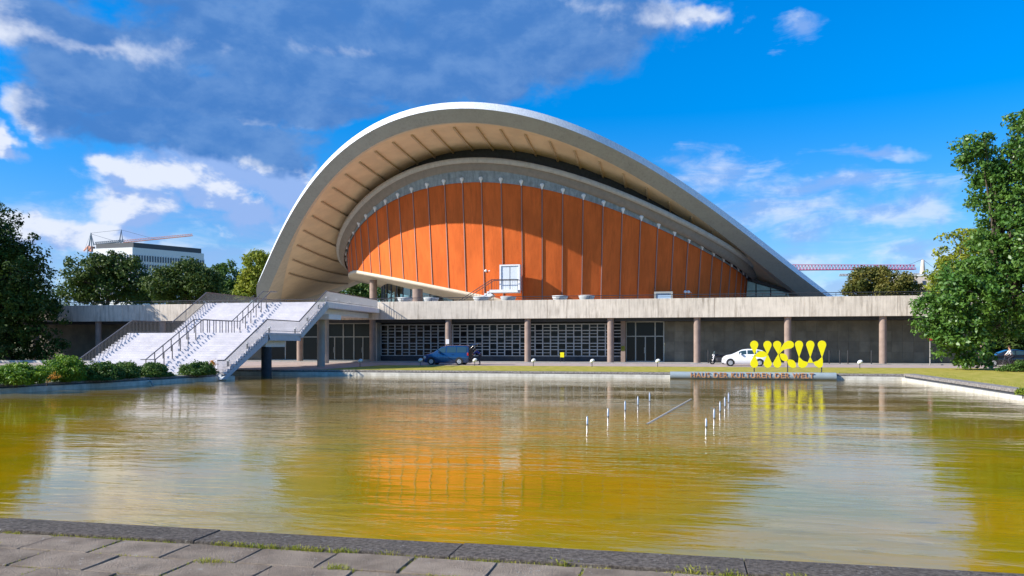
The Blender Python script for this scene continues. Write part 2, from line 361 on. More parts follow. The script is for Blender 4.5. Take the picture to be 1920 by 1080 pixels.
class MB:
    def __init__(s): s.v = []; s.f = []; s.sm = []
    def add(s, vs, fs, smooth=False):
        b = len(s.v); s.v += [tuple(p) for p in vs]
        for f in fs: s.f.append(tuple(b + i for i in f)); s.sm.append(smooth)
        return s
    def box(s, x0, x1, y0, y1, z0, z1):
        return s.add([(x0, y0, z0), (x1, y0, z0), (x1, y1, z0), (x0, y1, z0), (x0, y0, z1), (x1, y0, z1), (x1, y1, z1), (x0, y1, z1)],
                     [(0, 3, 2, 1), (4, 5, 6, 7), (0, 1, 5, 4), (1, 2, 6, 5), (2, 3, 7, 6), (3, 0, 4, 7)])
    def cbox(s, c, e):
        return s.box(c[0] - e[0] / 2, c[0] + e[0] / 2, c[1] - e[1] / 2, c[1] + e[1] / 2, c[2] - e[2] / 2, c[2] + e[2] / 2)
    def bar(s, p, q, w, h, up=(0, 0, 1)):
        p, q = Vector(p), Vector(q); d = (q - p).normalized(); sd = d.cross(Vector(up))
        if sd.length < 1e-4: sd = Vector((1, 0, 0))
        sd.normalize(); u = sd.cross(d).normalized()
        a = sd * (w / 2); b = u * (h / 2)
        vs = [p - a - b, p + a - b, p + a + b, p - a + b, q - a - b, q + a - b, q + a + b, q - a + b]
        return s.add(vs, [(3, 2, 1, 0), (4, 5, 6, 7), (0, 1, 5, 4), (1, 2, 6, 5), (2, 3, 7, 6), (3, 0, 4, 7)])
    def tube(s, pts, rad, n=8, cap=True, smooth=True):
        pts = [Vector(p) for p in pts]
        rads = rad if isinstance(rad, (list, tuple)) else [rad] * len(pts)
        rings = []; vs = []
        ref = None
        for i, p in enumerate(pts):
            d = (pts[min(i + 1, len(pts) - 1)] - pts[max(i - 1, 0)]).normalized()
            if ref is None:
                ref = d.orthogonal().normalized()
            ref = (ref - d * ref.dot(d)).normalized(); w = d.cross(ref)
            for k in range(n):
                a = 2 * math.pi * k / n
                vs.append(p + (ref * math.cos(a) + w * math.sin(a)) * rads[i])
        fs = []
        for i in range(len(pts) - 1):
            for k in range(n):
                fs.append((i * n + k, i * n + (k + 1) % n, (i + 1) * n + (k + 1) % n, (i + 1) * n + k))
        s.add(vs, fs, smooth)
        if cap:
            s.add(vs[:n], [tuple(reversed(range(n)))]); s.add(vs[-n:], [tuple(range(n))])
        return s
    def lathe(s, c, prof, n=16, smooth=True):
        vs = []
        for (r, z) in prof:
            for k in range(n):
                a = 2 * math.pi * k / n; vs.append((c[0] + r * math.cos(a), c[1] + r * math.sin(a), c[2] + z))
        fs = []
        for i in range(len(prof) - 1):
            for k in range(n): fs.append((i * n + k, i * n + (k + 1) % n, (i + 1) * n + (k + 1) % n, (i + 1) * n + k))
        s.add(vs, fs, smooth)
        s.add(vs[:n], [tuple(reversed(range(n)))]); s.add(vs[-n:], [tuple(range(n))])
        return s
    def prism(s, poly, axis, a, b):
        """extrude a 2-D polygon along x (poly=(y,z)) or y (poly=(x,z)) or z (poly=(x,y))"""
        def P(p, t):
            return (t, p[0], p[1]) if axis == 'x' else (p[0], t, p[1]) if axis == 'y' else (p[0], p[1], t)
        n = len(poly); vs = [P(p, a) for p in poly] + [P(p, b) for p in poly]
        fs = [tuple(reversed(range(n))), tuple(range(n, 2 * n))] + [(i, (i + 1) % n, n + (i + 1) % n, n + i) for i in range(n)]
        return s.add(vs, fs)
    def grid(s, P, smooth=True, flip=False):
        nu, nv = len(P), len(P[0]); vs = [p for row in P for p in row]
        fs = []
        for i in range(nu - 1):
            for j in range(nv - 1):
                q = (i * nv + j, (i + 1) * nv + j, (i + 1) * nv + j + 1, i * nv + j + 1)
                fs.append(q[::-1] if flip else q)
        return s.add(vs, fs, smooth)
    def mesh(s, name, mat, org=Vector((0, 0, 0))):
        me = bpy.data.meshes.new(name)
        me.from_pydata([(x - org[0], y - org[1], z - org[2]) for x, y, z in s.v], [], s.f)
        me.polygons.foreach_set('use_smooth', s.sm)
        if mat: me.materials.append(mat)
        me.update()
        return me


def put(name, me, parent=None, wloc=(0, 0, 0)):
    """link a mesh; wloc is the world position of the mesh origin (in the thing's own frame if that is rotated)"""
    o = bpy.data.objects.new(name, me); COL.objects.link(o)
    po = ORG.get(parent, Vector((0, 0, 0))) if parent else Vector((0, 0, 0))
    o.parent = parent; o.location = Vector(wloc) - po
    ORG[o] = Vector(wloc)
    return o


def part(name, mb, mat, parent, label=None, kind=None, bevel=0.0):
    org = ORG.get(parent, Vector((0, 0, 0)))
    o = put(name, mb.mesh(name, mat, org), parent, org)
    if bevel: bev(o, bevel)
    return tag(o, label, None, None, kind)


def bev(o, w, seg=2):
    m = o.modifiers.new('bevel', 'BEVEL'); m.width = w; m.segments = seg; m.limit_method = 'ANGLE'; m.angle_limit = R(35)
    return o


def struct(name, mb, mat, kind='structure', parent=None):
    o = put(name, mb.mesh(name, mat), parent); o['kind'] = kind
    return o


# ================================================================ SETTING
WZ = -0.35
# pool outline, counter-clockwise seen from above
POOL = [(-35.5, 7.33), (13.35, 7.33), (13.35, 54.2), (-52.0, 54.2), (-52.0, 47.0), (-28.9, 47.0), (-31.2, 31.2)]
mb = MB()
X = [-3000, -52.0, -28.9, 13.35, 3000]
# ground: a strip mesh with the pond left open
mb.add([(-3000, -600, 0), (3000, -600, 0), (3000, 7.33, 0), (-3000, 7.33, 0)], [(0, 1, 2, 3)])
mb.add([(-3000, 7.33, 0), (-35.5, 7.33, 0), (-31.2, 31.2, 0), (-28.9, 47, 0), (-52, 47, 0), (-3000, 47, 0)], [(0, 1, 2, 3, 4, 5)])
mb.add([(-3000, 47, 0), (-52, 47, 0), (-52, 54.2, 0), (-3000, 54.2, 0)], [(0, 1, 2, 3)])
mb.add([(13.35, 7.33, 0), (3000, 7.33, 0), (3000, 54.2, 0), (13.35, 54.2, 0)], [(0, 1, 2, 3)])
mb.add([(-3000, 54.2, 0), (3000, 54.2, 0), (3000, 5000, 0), (-3000, 5000, 0)], [(0, 1, 2, 3)])
struct('ground', mb, M['soil'])
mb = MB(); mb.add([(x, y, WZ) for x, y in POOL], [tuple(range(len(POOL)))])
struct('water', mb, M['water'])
mb = MB(); mb.add([(-27.3, 54.6, .004), (13.6, 54.6, .004), (13.6, 70.4, .004), (-27.3, 69.4, .004)], [(0, 1, 2, 3)])
mb.add([(14.0, 7.6, .004), (90, 7.6, .004), (90, 70.4, .004), (14.0, 70.4, .004)], [(0, 1, 2, 3)])
mb.add([(13.6, 55.3, .004), (14.0, 55.3, .004), (14.0, 70.4, .004), (13.6, 70.4, .004)], [(0, 1, 2, 3)])
struct('lawn', mb, M['grass'])
mb = MB(); mb.add([(-27.3, 69.4, .008), (13.6, 70.4, .008), (120, 70.4, .008), (120, 83, .008), (-120, 83, .008), (-120, 62, .008), (-41, 62, .008), (-41, 54.9, .008), (-27.3, 54.9, .008)],
                  [(0, 1, 2, 3, 4, 5, 6, 7, 8)])
struct('road', mb, M['road'])
# a raised paved walk at the foot of the wall
mb = MB(); mb.box(-80, 28, 79.6, 84.1, 0.0, 0.10)
struct('pavement', mb, M['concrete'])

# pool edge: a white painted ledge, a strip coloured dark as the gap's shadow and coping stones above
edge = put('pool_edge', MB().box(-52.2, 13.35, 54.2, 54.5, -1, -0.10).mesh('pool_edge', M['concrete'])); edge['kind'] = 'structure'


def edge_run(p, q, ledge, length=1.6, out=0.55, mat='coping', inn=0.05, top=0.10, white=True, lt=-0.10):
    """p->q runs with the water on its left-hand side"""
    p, q = Vector((*p, 0)), Vector((*q, 0)); d = (q - p); L = d.length; d.normalize(); nrm = Vector((-d.y, d.x, 0))
    if white:
        m2 = MB(); a = p; b = q
        prof = [(-0.02, -0.9), (ledge, -0.9), (ledge, lt - .02), (ledge * .6, lt), (-0.02, lt)]
        n = len(prof); vs = [a + nrm * w + Vector((0, 0, z)) for w, z in prof] + [b + nrm * w + Vector((0, 0, z)) for w, z in prof]
        m2.add(vs, [tuple(range(n)), tuple(reversed(range(n, 2 * n)))] + [(i, n + i, n + (i + 1) % n, (i + 1) % n) for i in range(n)])
        part('white_ledge', m2, M['ledge'], edge)
        m3 = MB(); w_ = -0.012; m3.add([a + nrm * w_ + Vector((0, 0, lt - .02)), b + nrm * w_ + Vector((0, 0, lt - .02)), b + nrm * w_ + Vector((0, 0, .01)), a + nrm * w_ + Vector((0, 0, .01))], [(0, 1, 2, 3)])
        part('gap_shade_strip', m3, M['darkwall'], edge)  # flat dark strip, shade under the coping put into its colour
    k = int(L / length); step = L / k
    rnd = random.Random(int(L * 10))
    base = MB(); base.box(0.004, step - 0.004, -out, inn, -0.06, top)
    me = base.mesh('coping_stone', M[mat]); ang = math.atan2(d.y, d.x)
    for i in range(k):
        pos = p + d * (i * step)
        o = put('coping_stone', me, edge, (pos.x, pos.y, rnd.uniform(-.004, .004)))
        o.rotation_euler = (rnd.uniform(-.004, .004), 0, ang)
        bev(o, 0.006, 1)


edge_run((13.35, 54.2), (-27.6, 54.2), 0.12, top=0.06)                       # far side
edge_run((13.35, 7.9), (13.35, 54.2), 0.17, top=0.09, out=0.6, lt=-0.17)               # right side
edge_run((-28.9, 47.0), (-31.2, 31.2), 0.22, top=0.05, out=0.4)              # left bank
edge_run((-31.2, 31.2), (-35.5, 7.6), 0.22, top=0.05, out=0.4)
edge_run((-52, 47.0), (-28.9, 47.0), 0.12, top=0.03, out=0.4)
edge_run((-27.6, 54.2), (-52, 54.2), 0.12, top=0.03)
edge_run((-35.5, 7.33), (13.35, 7.33), 0.02, length=2.5, out=0.44, mat='copingnear', inn=0.03, top=0.05, white=False)

# near terrace of paving slabs
np_base = MB(); np_base.add([(-60, -8, .019), (40, -8, .019), (40, 6.92, .019), (-60, 6.92, .019)], [(0, 1, 2, 3)])
paving = put('near_pavement', np_base.mesh('near_pavement', M['joint'])); paving['kind'] = 'structure'
rnd = random.Random(3)
slabmesh = []
for vnt in range(5):
    w, h = 0.745, 0.50; m2 = MB()
    n = 6; pts = []
    for (ax, ay, bx, by) in ((0.008, 0.008, w - .008, 0.008), (w - .008, .008, w - .008, h - .008), (w - .008, h - .008, .008, h - .008), (.008, h - .008, .008, .008)):
        for k in range(3): pts.append((ax + (bx - ax) * k / 3 + rnd.uniform(-.006, .006), ay + (by - ay) * k / 3 + rnd.uniform(-.006, .006)))
    m2.prism(pts, 'z', 0, 0.026); slabmesh.append(m2.mesh('paving_slab', M['slab']))
for row in range(4):
    y1 = 6.86 - row * 0.51
    for i in range(-10, 10):
        x0 = i * 0.755 + (0.38 if row % 2 else 0) - 0.1
        if not (-8.2 < x0 < 4.2): continue
        o = put('paving_slab', slabmesh[rnd.randrange(5)], paving, (x0, y1 - 0.505, 0.004 + rnd.uniform(-.001, .007)))
        o.rotation_euler = (rnd.uniform(-.008, .008), rnd.uniform(-.006, .006), rnd.uniform(-.004, .004)); bev(o, 0.006, 1)
# plain slabs further to the sides and behind
m2 = MB()
for row in range(4, 14):
    for i in range(-14, 14):
        x0 = i * 0.755 + (0.38 if row % 2 else 0) - 0.1; y1 = 6.86 - row * 0.51
        m2.box(x0, x0 + .74, y1 - .505, y1 - .01, 0.004, 0.034)
tag(part('paving_slab_field', m2, M['slab'], paving), kind='stuff')


def weeds(name, spots, label=None, mat='weed', hmin=.010, hmax=.050):
    vs = []; fs = []
    for (x, y, n, spread, hs_) in spots:
        for _ in range(n):
            px = x + RNG.normal(0, spread[0]); py = y + RNG.normal(0, spread[1]); a = RNG.uniform(0, 6.283)
            h = RNG.uniform(hmin, hmax) * hs_; w = RNG.uniform(.002, .005); ln = RNG.uniform(.2, 1.1) * h
            dx, dy = math.cos(a), math.sin(a); b = len(vs)
            vs += [(px - dy * w, py + dx * w, .02), (px + dy * w, py - dx * w, .02), (px + dx * ln * .5 + dy * w * .7, py + dy * ln * .5 - dx * w * .7, .02 + h * .7),
                   (px + dx * ln, py + dy * ln, .02 + h)]
            fs += [(b, b + 1, b + 2), (b, b + 2, b + 3)]
    me = bpy.data.meshes.new(name); me.from_pydata(vs, [], fs); me.materials.append(M[mat])
    o = put(name, me); return tag(o, label, 'weeds', None, 'stuff')


spots = []
for x in np.arange(-8, 3.2, 0.05):     # along the back of the coping
    k = 1.0 if x < -1.5 else 0.35
    if math.sin(x * 3.1) + math.sin(x * 7.3 + 1) * .7 > -0.5 - .4 * k: spots.append((x, 6.88, int(RNG.uniform(8, 34) * k), (.03, .022), 1.1 if -4.8 < x < -2.6 else .6))
for row in range(3):
    y = 6.86 - (row + 1) * .51
    for x in np.arange(-8, 3, 0.06):
        if math.sin(x * 2.3 + row * 2) + math.sin(x * 5.9 + row) > 0.35: spots.append((x, y, int(RNG.uniform(3, 16)), (.03, .012), .55))
for row in range(3):
    for i in range(-11, 6):
        x0 = i * 0.755 + (0.38 if row % 2 else 0) - 0.105; y1 = 6.86 - row * .51
        if RNG.random() < .6:
            for t in np.linspace(0.05, .45, 8):
                if RNG.random() < .7: spots.append((x0, y1 - t, int(RNG.uniform(3, 12)), (.012, .03), .6))
for (x, y) in ((-1.05, 6.9), (.05, 6.91), (.35, 6.9), (.9, 6.9), (1.6, 6.91), (-2.9, 6.35), (-4.1, 6.3), (-6.5, 6.35)):
    spots.append((x, y, 110, (.06, .03), 1.15))
weeds('weed_tufts', spots, 'low grass and weeds sprouting from the joints between the grey paving slabs and behind the coping')
# lawn blades along the far lawn's edge read as rough turf
sp = [(x, 54.75 + RNG.uniform(0, 1.2), 10, (.2, .25), 2.2) for x in np.arange(-27, 13.4, .12)]
sp += [(14.2 + RNG.uniform(0, 1.5), y, 9, (.25, .2), 2.0) for y in np.arange(18, 55, .12)]
lawn_blades = weeds('lawn_blades', sp, 'rough grass blades along the kerb of the far lawn', 'weed')

# low pale kerb wall far left beside the road
kw = thing('kerb_wall', 'long low pale kerb wall running behind the bushes at the left edge', 'kerb', (-62, 71, 0))
part('wall', MB().box(-85, -50, 70.8, 71.2, 0, 0.24), M['ledge'], kw)

# ================================================================ CONGRESS HALL
XC, YF, FLOOR = -24.0, 118.0, 5.5
hall = thing('congress_hall', 'large congress hall with sweeping curved shell roof over an orange auditorium on a terrace', 'building', (XC, YF, 0))


def quart(c, x0):
    def f(x):
        X_ = abs((x - x0) / 40.0); Xm = 1.05; ex_ = 0.2 * max(0.0, -62 - x) ** 2
        g = lambda t: c[0] + c[1] * t * t + c[2] * t ** 4
        if X_ <= Xm: return g(X_) - ex_
        return g(Xm) + (2 * c[1] * Xm + 4 * c[2] * Xm ** 3) * (X_ - Xm) * 1.0 - ex_
    return f


zT0 = quart((27.109, -21.323, 4.485), -24.0)
zT1 = quart((26.278, -21.524, 4.735), -24.0)
zBt = quart((25.243, -22.822, 5.254), -24.25)


def arch_pts(x):
    """section of the front arch at x: top back, top front, bottom front, bottom back (y, z)"""
    z0 = zT0(x); z1 = zT1(x); zb = min(zBt(x), z1 - 0.5)
    y0 = YF - 1.8 * (z0 - 6); y1 = YF - 2.0 - 1.8 * (z1 - 6); yb = YF - 2.4 - 1.8 * (zb - 6)
    w = 0.7 + 5.8 * max(0.0, min(1.0, (abs((x + 24) / 40) - 0.62) / 0.42)) ** 1.6
    yi = min(yb + w, YF - 0.02)
    y0 = min(y0, YF - 0.05)
    return (y0, z0), (y1, z1), (yb, zb), (yi, zb + 0.10)


x_lo, x_hi = XC - 46.5, XC + 46.5
xs = [XC + 1.25 + 45.0 * math.sin(t) for t in np.linspace(-math.pi / 2, math.pi / 2, 121)]


def mir(y): return 2 * YF - y


for front in (True, False):
    m_top, m_fas, m_bot = MB(), MB(), MB()
    g1, g2, g3 = [], [], []
    for x in xs:
        a, b, c_, d_ = arch_pts(x)
        if not front: a, b, c_, d_ = [(mir(q[0]), q[1]) for q in (a, b, c_, d_)]
        g1.append([(x, a[0], a[1]), (x, b[0], b[1])])
        mid = ((b[0] + c_[0]) / 2, (b[1] + c_[1]) / 2)
        g2.append([(x, b[0], b[1]), (x, mid[0], mid[1]), (x, c_[0], c_[1])])
        g3.append([(x, c_[0], c_[1]), (x, d_[0], d_[1])])
    m_top.grid(g1, flip=not front); m_fas.grid(g2, flip=not front); m_bot.grid(g3, flip=not front)
    arch = part('edge_arch', m_fas, M['fascia'], hall, None if front else 'grey concrete rear edge arch seen behind the left wing')
    part('arch_top_strip', m_top, M['roofwhite'], arch)
    part('arch_underside', m_bot, M['beige'], arch)


_sx = [-72, -60, -56, -52, -49, -43, -34, -25, -19, -13, -7, -3, 0, 3, 6, 9, 13, 24]
_sg = [0, 0, .6, 1.2, 1.4, 1.4, 1.2, 1.4, 2.0, 2.8, 3.4, 3.6, 3.4, 2.8, 1.9, 1.0, 0, 0]


def sag(x): return float(np.mean([np.interp(x + q, _sx, _sg) for q in np.linspace(-3.5, 3.5, 8)]))


def z_soffit(x, y):
    a, b, c_, d_ = arch_pts(x)
    w = YF - d_[0]
    if w < 0.1: return d_[1]
    t = min(1.0, abs(y - YF) / w)
    return d_[1] - sag(x) * (1 - t * t)


g = []; gt = []
for x in xs:
    a, b, c_, d_ = arch_pts(x); row = []; rowt = []
    for t in np.linspace(-1, 1, 33):
        y = YF + (YF - d_[0]) * t; row.append((x, y, z_soffit(x, y)))
        yt = YF + (YF - a[0]) * t; rowt.append((x, yt, a[1] - sag(x) * (1 - t * t)))
    g.append(row); gt.append(rowt)
part('roof_underside', MB().grid(g, flip=True), M['soffit'], hall)
part('roof_shell', MB().grid(gt), M['roofwhite'], hall)
# ribs hang under the shell every 2.5 m
for k in range(-13, 12):
    x = -24.4 + 2.5 * k
    a, b, c_, d_ = arch_pts(x); w = YF - d_[0]
    if w < 4: continue
    m2 = MB(); P = []
    ys = np.linspace(-w + 0.9, w - 0.9, 26)
    top, bot = [], []
    for t in ys:
        z = z_soffit(x, YF + t); top.append((YF + t, z - 0.0)); bot.append((YF + t, z - 0.22))
    rows = []
    for (yy, zt), (_, zb) in zip(top, bot):
        rows.append([(x - .10, yy, zt), (x - .10, yy, zb), (x + .10, yy, zb), (x + .10, yy, zt)])
    m2.grid(rows, smooth=False, flip=True)
    m2.add(rows[0], [(0, 1, 2, 3)]); m2.add(rows[-1], [(3, 2, 1, 0)])
    part('soffit_rib', m2, M['rib'], hall)

# auditorium drum
XA = -20.5


def ell(theta, grow=0.0, z=18.0, lean=0.08):
    g_ = grow + lean * (z - 18)
    return Vector((XA + (29.5 + g_) * math.cos(theta), YF - (29 + g_) * math.sin(theta), z))


_xr = [-51, -50, -43.8, -42.8, -40.7, -38.2, -34.8, -31.7, -29.7, -27.7, -24.7, -21.9, -18.3, -15.6, -13.4, -10, -6.6, -2.8, -1.8, 1.8, 5.7, 7.1, 9.9]
_zr = [13.4, 13.9, 17.2, 18.6, 20.0, 20.9, 21.9, 22.5, 22.9, 23.1, 23.2, 23.0, 22.6, 22.0, 21.3, 20.0, 18.6, 17.3, 16.9, 15.2, 13.4, 12.6, 11.6]
PR = np.polyfit((np.array(_xr) - XA) / 30, _zr, 5)
_xw = [-50, -49.5, -43, -39.8, -36.7, -31.6, -28, -25.6, -22.2, -18.5, -15.8, -13.5, -10.1, -6.7, -1.8, 1.9, 5.8, 7.3, 9]
_zw = [12.6, 13.0, 16.4, 18.2, 19.2, 20.1, 20.5, 20.5, 20.4, 20.1, 19.6, 18.9, 17.9, 16.8, 14.9, 13.4, 11.9, 11.3, 10.6]
PW = np.polyfit((np.array(_xw) - XA) / 30, _zw, 5)
z_ring = lambda x: float(np.polyval(PR, (x - XA) / 30))
z_wall = lambda x: float(min(np.polyval(PW, (x - XA) / 30), z_ring(x) - 1.2))
z_base = lambda x: max(FLOOR - 0.5, min(11.9, 2.87 - 0.205 * x))


def th_list(n): return [2 * math.pi * i / n for i in range(n + 1)]


# equal arc spacing of the wall ribs
NN = 4000; ths = np.linspace(0, 2 * np.pi, NN + 1)
ex = XA + 29.5 * np.cos(ths); ey = YF - 29 * np.sin(ths); es = np.r_[0, np.cumsum(np.hypot(np.diff(ex), np.diff(ey)))]
TOT = es[-1]; NP = int(round(TOT / 2.34)); step = TOT / NP
th_anchor = math.acos((-20.62 - XA) / 29.5)
s0 = float(np.interp(th_anchor, ths, es))
bounds = [float(np.interp((s0 + i * step) % TOT, es, ths)) for i in range(NP)]
drum = MB(); rows = []
for th in th_list(160):
    x = XA + 29.5 * math.cos(th); zt = z_ring(x) - .3; zb = z_base(x) - .05
    rows.append([ell(th, -0.10, zb + (zt - zb) * k / 6) for k in range(7)])
drum.grid(rows, flip=True); part('drum_wall', drum, M['seam'], hall)
for i in range(NP):
    t0 = bounds[i]; t1 = bounds[(i + 1) % NP]
    if t1 < t0: t1 += 2 * math.pi
    g_ = 0.075 / 29.0
    door_here = (i == NP - 1)
    m2 = MB(); outer = []; inner = []
    nu, nv = 3, 4
    for a in range(nu):
        th = t0 + g_ + (t1 - t0 - 2 * g_) * a / (nu - 1); x = XA + 29.5 * math.cos(th)
        zt = z_wall(x); zb = z_base(x)
        outer.append([ell(th, 0.0, zb + (zt - zb) * k / nv) for k in range(nv + 1)])
        inner.append([ell(th, -0.16, zb + (zt - zb) * k / nv) for k in range(nv + 1)])
    m2.grid(outer, flip=True, smooth=True); m2.grid(inner, smooth=True)
    for a in range(nu - 1):
        m2.add([outer[a][0], outer[a + 1][0], inner[a + 1][0], inner[a][0]], [(0, 1, 2, 3)])
        m2.add([outer[a][-1], outer[a + 1][-1], inner[a + 1][-1], inner[a][-1]], [(3, 2, 1, 0)])
    m2.add(outer[0] + inner[0], [(k, k + 1, nv + 2 + k, nv + 1 + k) for k in range(nv)])
    m2.add(outer[-1] + inner[-1], [(nv + 1 + k, nv + 2 + k, k + 1, k) for k in range(nv)])
    pn = part('wall_panel', m2, M['stucco'], hall)
    # mullion proud of the wall
    x = XA + 29.5 * math.cos(t0); zt = z_wall(x) + .12; zb = z_base(x)
    A_, B_ = ell(t0, .05, zb), ell(t0, .05, zt)
    part('mullion', MB().bar(A_, B_, 0.085, 0.10, up=(math.cos(t0), -math.sin(t0), 0)), M['pinkmetal'], pn)
    if math.sin(t0) > -.1:
        c = ell(t0, .22, z_wall(x) + .32)
        cap = MB().lathe(c, [(.07, -.42), (.12, -.2), (.24, .02), (.25, .12), (.16, .24), (.03, .28)], 10)
        part('drain_cap', cap, M['whitecone'], hall)
# grey band above the panels, pale edge strip below, beige underside
rows = []; rows2 = []; rows3 = []; rows4 = []
for th in th_list(160):
    x = XA + 29.5 * math.cos(th); zw = z_wall(x) - .02; zr = z_ring(x)
    rows.append([ell(th, 0.10, zw), ell(th, .12, (zw + zr - 1.4) / 2), ell(th, 0.15, zr - 1.35)])
    zb = z_base(x)
    rows2.append([ell(th, -.12, zb - .42), ell(th, 0.06, zb - .40), ell(th, 0.12, zb), ell(th, -.10, zb + .02)])
    rows3.append([ell(th, -.1, zb - .40), ell(th, -1.6, zb - .72), ell(th, -3.4, zb - 1.3), ell(th, -6.5, zb - 2.3), ell(th, -9, zb - 2.9)])
    prof = [(0.15, -1.5), (0.30, -1.48), (0.55, -1.25), (0.72, -.95), (.78, -.66), (.80, -.60), (1.08, -.50), (1.10, -.16), (1.10, -.02), (0.2, 0.22), (-1.0, .25)]
    rows4.append([ell(th, w + 0.0, zr + dz, 0.0) for w, dz in prof])
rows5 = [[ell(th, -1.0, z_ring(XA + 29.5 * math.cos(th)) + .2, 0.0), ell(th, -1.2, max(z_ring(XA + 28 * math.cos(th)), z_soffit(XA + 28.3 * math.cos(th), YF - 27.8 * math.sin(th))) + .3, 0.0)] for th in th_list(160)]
part('gap_shade_wall', MB().grid(rows5, flip=True), M['darkwall'], hall)  # closing wall, its dark colour carries the shade between ring and soffit
part('concrete_band', MB().grid(rows, flip=True), M['ringband'], hall)
part('base_strip', MB().grid(rows2, flip=True), M['beige'], hall)
part('hall_underside', MB().grid(rows3, flip=False), M['beige'], hall)
rows6 = []
for th in th_list(160):
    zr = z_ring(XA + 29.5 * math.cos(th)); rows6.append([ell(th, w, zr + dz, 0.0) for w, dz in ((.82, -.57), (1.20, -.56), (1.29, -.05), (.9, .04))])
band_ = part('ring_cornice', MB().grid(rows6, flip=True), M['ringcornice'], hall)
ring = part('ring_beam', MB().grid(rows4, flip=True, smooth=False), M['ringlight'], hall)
for p in ring.data.polygons: p.use_smooth = True

# hall door with balcony stair
dmb = MB(); dmb.box(-20.45, -18.45, 88.05, 88.75, 8.0, 10.75)
dr = part('hall_door', dmb, M['doorwhite'], hall, 'white double door opening onto a small balcony')
fm = MB(); fm.box(-20.62, -20.45, 87.95, 88.8, 8.0, 10.9); fm.box(-18.45, -18.28, 87.95, 88.8, 8.0, 10.9); fm.box(-20.45, -18.45, 87.95, 88.8, 10.75, 10.9)
part('door_frame', fm, M['whitepaint'], dr)
part('door_split', MB().box(-19.47, -19.44, 88.02, 88.05, 8.0, 10.75), M['railmetal'], dr)
bal = MB(); bal.box(-21.4, -18.2, 86.4, 88.0, 7.66, 7.98)
bl = part('balcony', bal, M['whitepaint'], hall)
sm = MB()
for k in range(8):
    z = 7.80 - k * 0.21; x1 = -21.4 - k * .30
    sm.box(x1 - .30, x1, 86.4, 87.7, z - .25, z)
part('balcony_steps', sm, M['whitepaint'], bl)
part('balcony_stringer', MB().add([(-21.4, 86.4, 7.7), (-23.8, 86.4, 6.1), (-23.8, 86.4, 5.8), (-21.0, 86.4, 7.4), (-21.4, 87.7, 7.7), (-23.8, 87.7, 6.1), (-23.8, 87.7, 5.8), (-21.0, 87.7, 7.4)],
     [(0, 1, 2, 3), (7, 6, 5, 4), (0, 3, 7, 4), (1, 5, 6, 2), (2, 6, 7, 3), (0, 4, 5, 1)]), M['whitepaint'], bl)
rm = MB()
for yy in (86.45, 87.65):
    pts = [(-18.25, yy, 9.1), (-21.2, yy, 9.1), (-25.6, yy, 6.4)]
    rm.tube(pts[:2], .04, 6); rm.tube(pts[1:], .04, 6)
for k in range(12):
    x = -18.25 - k * .26; rm.tube([(x, 86.45, 7.98), (x, 86.45, 9.1)], .014, 4)
for k in range(14):
    t = k / 13; x = -21.2 - 4.4 * t; z1 = 9.1 - 2.7 * t; rm.tube([(x, 86.45, max(5.5, z1 - 1.1)), (x, 86.45, z1)], .014, 4)
rm.tube([(-18.25, 86.45, 7.98), (-18.25, 86.45, 9.1), (-18.25, 88, 9.1)], .035, 5); rm.tube([(-21.2, 86.45, 7.98), (-21.2, 86.45, 9.1)], .035, 5)
part('balcony_railing', rm, M['darkmetal'], bl)
m2 = MB(); m2.box(-3.4, -1.75, 93.2, 94.4, 5.5, 7.75)
d2 = part('side_door', m2, M['doorblue'], hall, 'pale blue service door near the right end of the orange wall')
fm = MB(); fm.box(-3.62, -3.4, 93.1, 94.5, 5.5, 7.95); fm.box(-1.75, -1.53, 93.1, 94.5, 5.5, 7.95); fm.box(-3.4, -1.75, 93.1, 94.5, 7.75, 7.95)
part('door_frame', fm, M['frame'], d2)
for (u, v, d) in ((911, 508, 92.5), (918, 508, 92.5), (1285, 547.5, 93), (1291, 547.5, 93)):
    p = world_at(u, v, d); fl = MB().lathe((p.x, p.y, p.z - .15), [(.05, 0), (.17, .08), (.19, .2), (.12, .3), (.02, .33)], 10)
    fl.tube([(p.x, p.y, p.z), (p.x + .35, p.y + 1.6, p.z)], .03, 5)
    part('wall_floodlight', fl, M['whitecone'], hall)

# foyer under the auditorium: clear glazing, mullions and round columns
gl_th = [math.pi - a for a in np.linspace(0.30, 1.25, 13)]
prev = None
for th in gl_th:
    p = Vector((XA + 24.3 * math.cos(th), YF - 24.0 * math.sin(th), FLOOR)); zt = z_base(XA + 29.5 * math.cos(th)) - 1.4
    if zt < FLOOR + .3: break
    fp = part('foyer_mullion', MB().bar(p, (p.x, p.y, zt), .14, .14), M['darkmetal'], hall)
    if prev is not None:
        q, zq = prev; m2 = MB()
        m2.add([q, p, (p.x, p.y, zt), (q.x, q.y, zq)], [(0, 1, 2, 3)])
        part('foyer_pane', m2, M['clearglass'], fp)
        part('foyer_transom', MB().bar((q.x, q.y, FLOOR + 2.6), (p.x, p.y, FLOOR + 2.6), .1, .1), M['frame'], fp)
    prev = (p, zt)
m2 = MB(); m2.box(-40, -6, 112, 112.4, FLOOR, 9.2)
part('foyer_back_wall', m2, M['darkwall'], hall)
for (u, d, r_) in ((783, 97, .62), (700, 108, .5), (745, 112, .4)):
    p = world_at(u, 560, d); zt = 10.6 if u < 750 else 8.6
    part('foyer_column', MB().lathe((p.x, p.y, FLOOR), [(r_, 0), (r_, zt - FLOOR)], 16), M['column'], hall)
